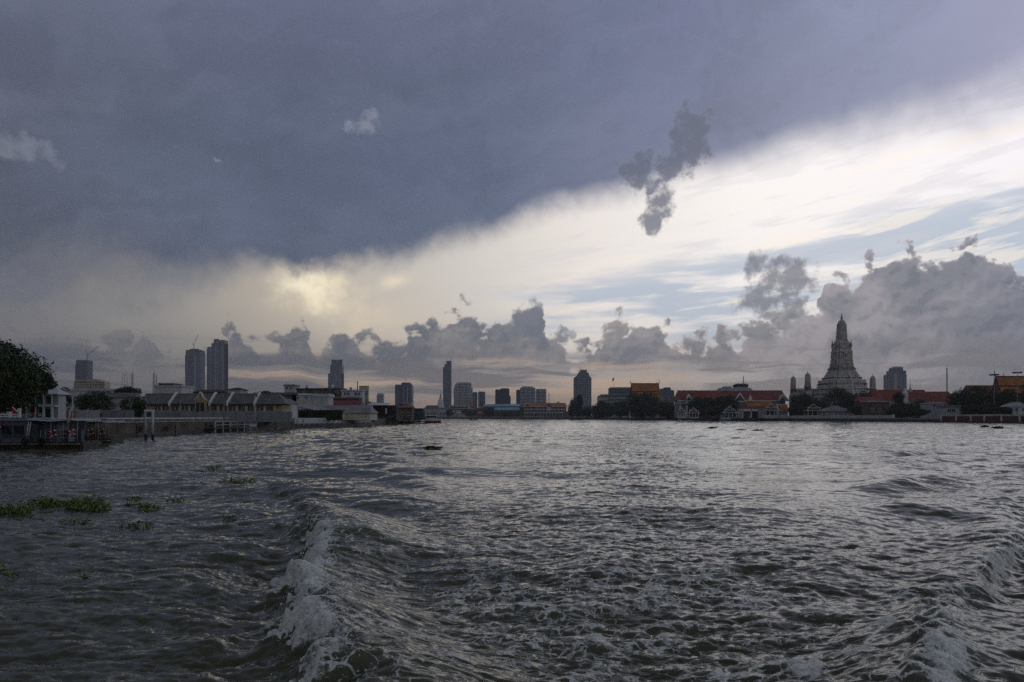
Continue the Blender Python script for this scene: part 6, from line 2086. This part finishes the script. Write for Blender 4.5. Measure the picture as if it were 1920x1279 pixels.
# ================================================================ VEGETATION
def trees():
    T = tree
    T(-150, 92, 629, 110, 'big dense dark tree overhanging the white villa', 21, 'leaf_dark', py_bot=788, leaf=.28, n=24000, lobes=22)
    T(-40, 74, 668, 104, 'leafy tree filling in below the big dark crown', 19, 'leaf_mid', py_bot=776, leaf=.26, n=9000, lobes=16)
    T(40, 98, 694, 112, 'small leafy tree drooping over the villa roof', 18, 'leaf_dark', py_bot=742, leaf=.25, n=5000, lobes=12)
    T(92, 136, 727, 150, 'dark tree behind the villa roof corner', 22, 'leaf_dark', py_bot=776)
    T(138, 217, 733, 160, 'broad rounded tree behind the grey wall panels', 23, 'leaf_dark', py_bot=787, lobes=12)
    T(212, 262, 724, 230, 'umbrella shaped tree standing above the small gate house', 24, 'leaf_dark', py_bot=748)
    T(224, 276, 741, 138, 'low bushy tree with bare foot at the warehouse corner', 25, 'leaf_mid', py_bot=784)
    T(530, 560, 757, 225, 'small shrub tree by the corner of the hedge', 26, 'leaf_mid', py_bot=782)
    T(470, 520, 733, 330, 'dark treetop behind the last warehouse bay', 27, 'leaf_dark', py_bot=752)
    T(664, 706, 752, 380, 'low scrubby tree behind the beige water tank', 28, 'leaf_dark', py_bot=766)
    T(836, 850, 768, 1410, 'round tree at the end of the arcaded building', 30)
    T(866, 896, 767, 1380, 'spreading tree before the golden spire', 31)
    T(906, 932, 763, 1370, 'dome shaped dark tree by the blue sheds', 32, lobes=12)
    T(938, 960, 771, 1340, 'low tree in front of the market stalls', 33)
    T(1064, 1097, 740, 1050, 'tall narrow dark tree before the large stepped tower', 34, py_bot=787, lobes=12)
    T(1094, 1128, 757, 1020, 'low dark tree next to the tall narrow one', 35, py_bot=787)
    T(1112, 1152, 751, 980, 'broad dark tree below the flagpole', 36, py_bot=787, lobes=12)
    T(1146, 1186, 750, 930, 'dark tree in front of the wide grey slab', 37, py_bot=787, lobes=12)
    T(1172, 1240, 733, 830, 'great dome shaped dark tree hiding the temple hall', 38, py_bot=787, lobes=18)
    T(1232, 1274, 750, 810, 'dark tree between temple hall and long red roof', 39, py_bot=787, lobes=12)
    T(1290, 1348, 743, 700, 'wide dark tree before the gallery of the long red hall', 40, py_bot=787, lobes=12)
    T(1332, 1392, 741, 690, 'wide dark tree before the red roof beside the first dormer', 41, py_bot=787, lobes=14)
    T(1478, 1508, 739, 640, 'dark tree below the outer small prang', 42, py_bot=787)
    T(1496, 1534, 734, 650, 'dark tree between pavilion and inner small prang', 43, py_bot=787)
    T(1530, 1602, 727, 645, 'broad dark tree at the foot of the great prang', 44, py_bot=786, lobes=18)
    T(1592, 1632, 734, 640, 'dark tree at the stair side of the great prang', 45, py_bot=787, lobes=12)
    T(1664, 1712, 752, 560, 'low wide tree in front of the dark storehouse', 46, py_bot=787, lobes=12)
    T(1700, 1745, 750, 550, 'low wide tree before the lower red roof', 47, py_bot=787, lobes=12)
    T(1676, 1694, 733, 590, 'small round tree on the red roof line', 48, py_bot=760)
    T(1780, 1832, 723, 500, 'tall dark tree with sloping crown beside the red roofs', 49, 'leaf_dark', py_bot=787, lobes=16)
    T(1812, 1862, 720, 480, 'tall olive tree where the red roof is half hidden', 50, 'leaf_olive', py_bot=787, lobes=16)
    T(1846, 1892, 732, 470, 'loose olive tree below the lone floodlight mast', 51, 'leaf_olive', py_bot=776, lobes=12)
    T(1876, 1912, 726, 440, 'brownish olive tree in front of the orange temple', 52, 'leaf_olive', py_bot=765)
    T(1904, 1985, 716, 450, 'dark tree cut by the floodlight mast and temple roof', 53, 'leaf_dark', py_bot=787, lobes=14)
    T(1088, 1112, 766, 1000, 'bush at the foot of the tall narrow tree', 60)
    T(1128, 1160, 764, 960, 'bush row behind the cream hut', 61)
    T(1158, 1196, 762, 900, 'bush beside the water shelter', 62)
    T(1216, 1260, 760, 800, 'bush under the great dome shaped tree', 63)
    T(1250, 1284, 762, 760, 'bush before the red hall corner', 64)
    T(1308, 1350, 764, 660, 'bush between the pink pavilions and the greenish one', 65)
    T(1328, 1362, 762, 655, 'rounded bush behind the blue boat', 66)
    T(1478, 1516, 760, 615, 'bush next to the orange wing roof', 67)
    T(1590, 1640, 760, 590, 'bush beside the grey hip roof', 68)
    T(1660, 1700, 766, 500, 'bush behind the pale parapet below the red roofs', 69)
    T(1696, 1740, 764, 495, 'longer bush behind the pale parapet', 70)
    T(1796, 1836, 758, 440, 'bush behind the brick quay below the sloping tree', 71)
    T(1830, 1876, 756, 435, 'bush behind the brick quay below the palms', 72, 'leaf_olive')
    T(1866, 1900, 762, 425, 'bush behind the brick quay near the gabled house', 73)
    palm(1826, 733, 455, 'slim palm among the olive trees near the brick quay', 3)
    palm(1851, 738, 450, 'second slim palm, closer to the lone floodlight mast', 4)
    # clipped hedge
    rng = np.random.default_rng(77)
    t = thing('hedge', 'clipped dark green hedge above the whitewashed quay', 'hedge', (PX(602, 236), 236, 2))
    n = 9000
    x0, x1 = PX(560, 236), PX(641, 236)
    Pn = np.stack([rng.uniform(x0, x1, n), 236 + rng.uniform(0, 2.2, n), rng.uniform(2.1, PZ(770.5, 236), n)], 1)
    edge = rng.integers(0, 3, n)
    Pn[edge == 0, 1] = 236 + rng.normal(0, .12, (edge == 0).sum())
    Pn[edge == 1, 2] = PZ(770.5, 236) + rng.normal(0, .10, (edge == 1).sum())
    d = rng.normal(size=(n, 3)); d /= np.linalg.norm(d, axis=1)[:, None]
    w = np.cross(d, rng.normal(size=(n, 3))); w /= np.linalg.norm(w, axis=1)[:, None]
    V = np.stack([Pn - d * .2, Pn + w * .11, Pn + d * .2, Pn - w * .11], 1).reshape(-1, 3) - np.array(BASE[t.name])
    me = bpy.data.meshes.new('foliage'); me.from_pydata(V.tolist(), [], np.arange(4 * n).reshape(-1, 4).tolist()); me.materials.append(MAT['leaf_dark'])
    o = bpy.data.objects.new('foliage', me); COL.objects.link(o); o.parent = t
    m = MB()
    for k in range(14):
        x = x0 + (x1 - x0) * (k + .5) / 14
        m.tube([(x, 237, 1.9), (x + .1, 237.1, 4.2)], .05, 5)
    m.build('stems', 'bark', t)


trees()


# ---------------------------------------------------------------- floating water hyacinth
def hyacinth(px0, px1, py, hpx, label, seed, dens=1.0, flower=0):
    rng = np.random.default_rng(seed)
    Y = EYE * FPX / (py - HZ)
    x0, x1 = PX(px0, Y), PX(px1, Y)
    cx = (x0 + x1) / 2
    hgt = hpx / FPX * Y
    W_ = x1 - x0
    depth = min(W_ * .55, 1.6)
    n = int(max(10, dens * W_ * depth * 260))
    n = min(n, 1300)
    big = max(.06, .0014 * Y)
    # rosettes
    m = MB(); st = MB()
    zz = {}
    hs = max(1, int(W_ / .45))
    lump = rng.uniform(.45, 1.0, hs + 2)
    for i in range(n):
        u, v = rng.uniform(-1, 1), rng.uniform(-1, 1)
        if u * u * .8 + v * v > 1.15: continue
        x, y = cx + u * W_ / 2, Y + v * depth / 2
        key = (round(x / .25), round(y / .25))
        if key not in zz: zz[key] = water_z(x, y)
        wz = zz[key]
        lh = np.interp((u + 1) / 2 * (hs + 1), np.arange(hs + 2), lump)
        h = hgt * lh * rng.uniform(.35, 1.0) * (1 - .35 * u * u)
        a = rng.uniform(0, 6.28); lean = rng.uniform(.2, 1.3)
        top = Vector((x + math.cos(a) * lean * h * .7, y + math.sin(a) * lean * h * .7, wz + h))
        d = Vector((math.cos(a), math.sin(a), rng.uniform(-.2, .9))).normalized()
        s = Vector((-math.sin(a), math.cos(a), rng.uniform(-.3, .3))).normalized()
        L = big * rng.uniform(.8, 1.4); wd = L * .85
        up = d.cross(s) * .18 * L
        # rounded, cupped leaf blade
        m.add([top, top + d * L * .5 + s * wd * .55 + up, top + d * L * 1.15 + s * wd * .42 + up * 1.2, top + d * L * 1.45, top + d * L * 1.15 - s * wd * .42 + up * 1.2, top + d * L * .5 - s * wd * .55 + up, top + d * L * .8],
              [(0, 1, 6), (1, 2, 6), (2, 3, 6), (3, 4, 6), (4, 5, 6), (5, 0, 6)], True)
        if i % 4 == 0:
            st.tube([(x, y, wz - .05), tuple(top)], .008 + big * .06, 4)
    t = thing('water_hyacinth', label, 'water plant', (cx, Y, water_z(cx, Y)), 'floating water hyacinth clumps')
    m.build('leaves', 'hyacinth', t, kind='stuff')
    if st.v: st.build('stalks', 'hyacinth', t, kind='stuff')
    # mat of roots and dead leaves at the waterline
    r = MB()
    for i in range(max(4, int(n * .25))):
        u, v = rng.uniform(-.95, .95), rng.uniform(-.8, .8)
        x, y = cx + u * W_ / 2, Y + v * depth / 2
        wz = water_z(x, y) + .01
        a = rng.uniform(0, 6.28); L = big * 1.2
        r.add([(x - L * math.cos(a), y - L * math.sin(a), wz), (x + .4 * L * math.sin(a), y - .4 * L * math.cos(a), wz + .02), (x + L * math.cos(a), y + L * math.sin(a), wz), (x - .4 * L * math.sin(a), y + .4 * L * math.cos(a), wz + .02)], [(0, 1, 2, 3)])
    r.build('floating_mat', 'hyacinth', t, kind='stuff')
    for k in range(flower):
        x, y = cx + (k - .3) * .2, Y - .1
        z = water_z(x, y) + hgt * .95
        MB().lathe(x, y, [(z - .04, .01), (z, .05), (z + .06, .06), (z + .1, .02)], 7).build('flower', 'flag_white', t)


def all_hyacinth():
    H = hyacinth
    H(-25, 57, 970, 20, 'leafy hyacinth raft touching the longest raft', 1, 1.2)
    H(48, 130, 958, 30, 'longest hyacinth raft, its low mossy half', 2, 1.3)
    H(118, 203, 960, 32, 'longest hyacinth raft, its taller half', 3, 1.3)
    H(236, 264, 946, 17, 'upright hyacinth tuft next to the longest raft', 4, 1.3)
    H(256, 304, 957, 18, 'rounded hyacinth clump beside the upright tuft', 5, 1.3)
    H(312, 345, 941, 12, 'small hyacinth sprig with pale flowers', 6, 1.0, 2)
    H(222, 238, 989, 14, 'thin standing hyacinth shoots off the longest raft', 7, .9)
    H(240, 292, 988, 10, 'scattered low hyacinth leaves near the thin shoots', 8, .5)
    H(112, 168, 985, 9, 'sparse floating hyacinth leaves below the longest raft', 9, .45)
    H(58, 80, 976, 5, 'few stray hyacinth leaves between two rafts', 10, .5)
    H(415, 447, 906, 20, 'bushy hyacinth clump out in the river, taller one', 11, 1.3)
    H(444, 480, 907, 13, 'low hyacinth clump joined to the bushy one', 12, 1.2)
    H(388, 412, 881, 7, 'tiny hyacinth patch behind the bushy clump', 13, .8)
    H(412, 430, 886, 6, 'tiny hyacinth patch trailing to the bushy clump', 14, .6)
    H(420, 442, 978, 11, 'single bright hyacinth sprig near the breaking wave', 15, 1.0, 1)
    H(148, 174, 1080, 20, 'close hyacinth tuft alone on dark water', 16, 1.1)
    H(14, 52, 1076, 13, 'close ragged hyacinth bits near the lone tuft', 17, .6)
    H(-8, 12, 1066, 10, 'yellowish hyacinth leaves drifting beyond the ragged bits', 18, .6)
    H(797, 827, 844, 8, 'dark hyacinth island in the middle of the wake', 19, 1.4)
    H(1328, 1346, 803.5, 2, 'thin dark hyacinth strip drifting off the temple bank', 20, .12)
    H(1380, 1398, 807, 2, 'loose dark hyacinth strip off the temple bank', 21, .10)
    H(1408, 1430, 808, 2, 'trailing dark hyacinth bits off the temple bank', 26, .10)
    H(1842, 1852, 801.5, 3, 'small dark floating patch off the brick quay', 22, 1.)
    H(1862, 1878, 804, 3.5, 'flat dark floating patch off the brick quay', 23, 1.)
    H(1868, 1886, 889, 7, 'dark drifting clump beyond the far side breaker', 24, .8)


all_hyacinth()


# ---------------------------------------------------------------- spray thrown up by the breakers
def spray():
    rng = np.random.default_rng(8)
    v, f = [], []
    ico_v = [(0, 0, 1), (.94, 0, .0), (-.47, .82, 0), (-.47, -.82, 0), (0, 0, -1)]
    ico_f = [(0, 1, 2), (0, 2, 3), (0, 3, 1), (4, 2, 1), (4, 3, 2), (4, 1, 3)]
    for P, sg, n in ((LB, -1, 2600), (RB, 1, 1300)):
        for i in range(n):
            y = rng.uniform(8.5, 24.0)
            w = np.interp(y, P[:, 1], P[:, 3])
            if rng.uniform() > w * w: continue
            x = np.interp(y, P[:, 1], P[:, 0]) + sg * rng.normal(.25, .35)
            z = water_z(x, y) + abs(rng.normal(0, .07)) + .005
            r = rng.uniform(.004, .013) * (1.0 if rng.uniform() > .12 else 1.9)
            k = len(v)
            v += [(x + a * r, y + b * r, z + c * r) for a, b, c in ico_v]
            f += [tuple(k + j for j in q) for q in ico_f]
    m = MB(); m.add(v, f, True)
    o = m.build('spray', 'flag_white')
    tag(o, 'white droplets flying off the breaking wake crests', 'spray', kind='stuff')


spray()


# ---------------------------------------------------------------- the humid air over the city
def haze():
    m = MB(); m.box(-5600, 5600, -200, 5600, -4.0, 345)
    mm = bpy.data.materials.new('humid_air'); mm.use_nodes = True
    nt = mm.node_tree; nt.nodes.clear()
    pv = node(nt, 'ShaderNodeVolumePrincipled', {'Color': (0.80, 0.83, 0.90, 1), 'Density': HAZE_D, 'Anisotropy': 0.0})
    out = node(nt, 'ShaderNodeOutputMaterial'); nt.links.new(pv.outputs[0], out.inputs['Volume'])
    o = m.build('haze', mm)
    tag(o, 'thin humid haze over the river and city', 'haze', kind='stuff')


HAZE_D = 0.00011
haze()
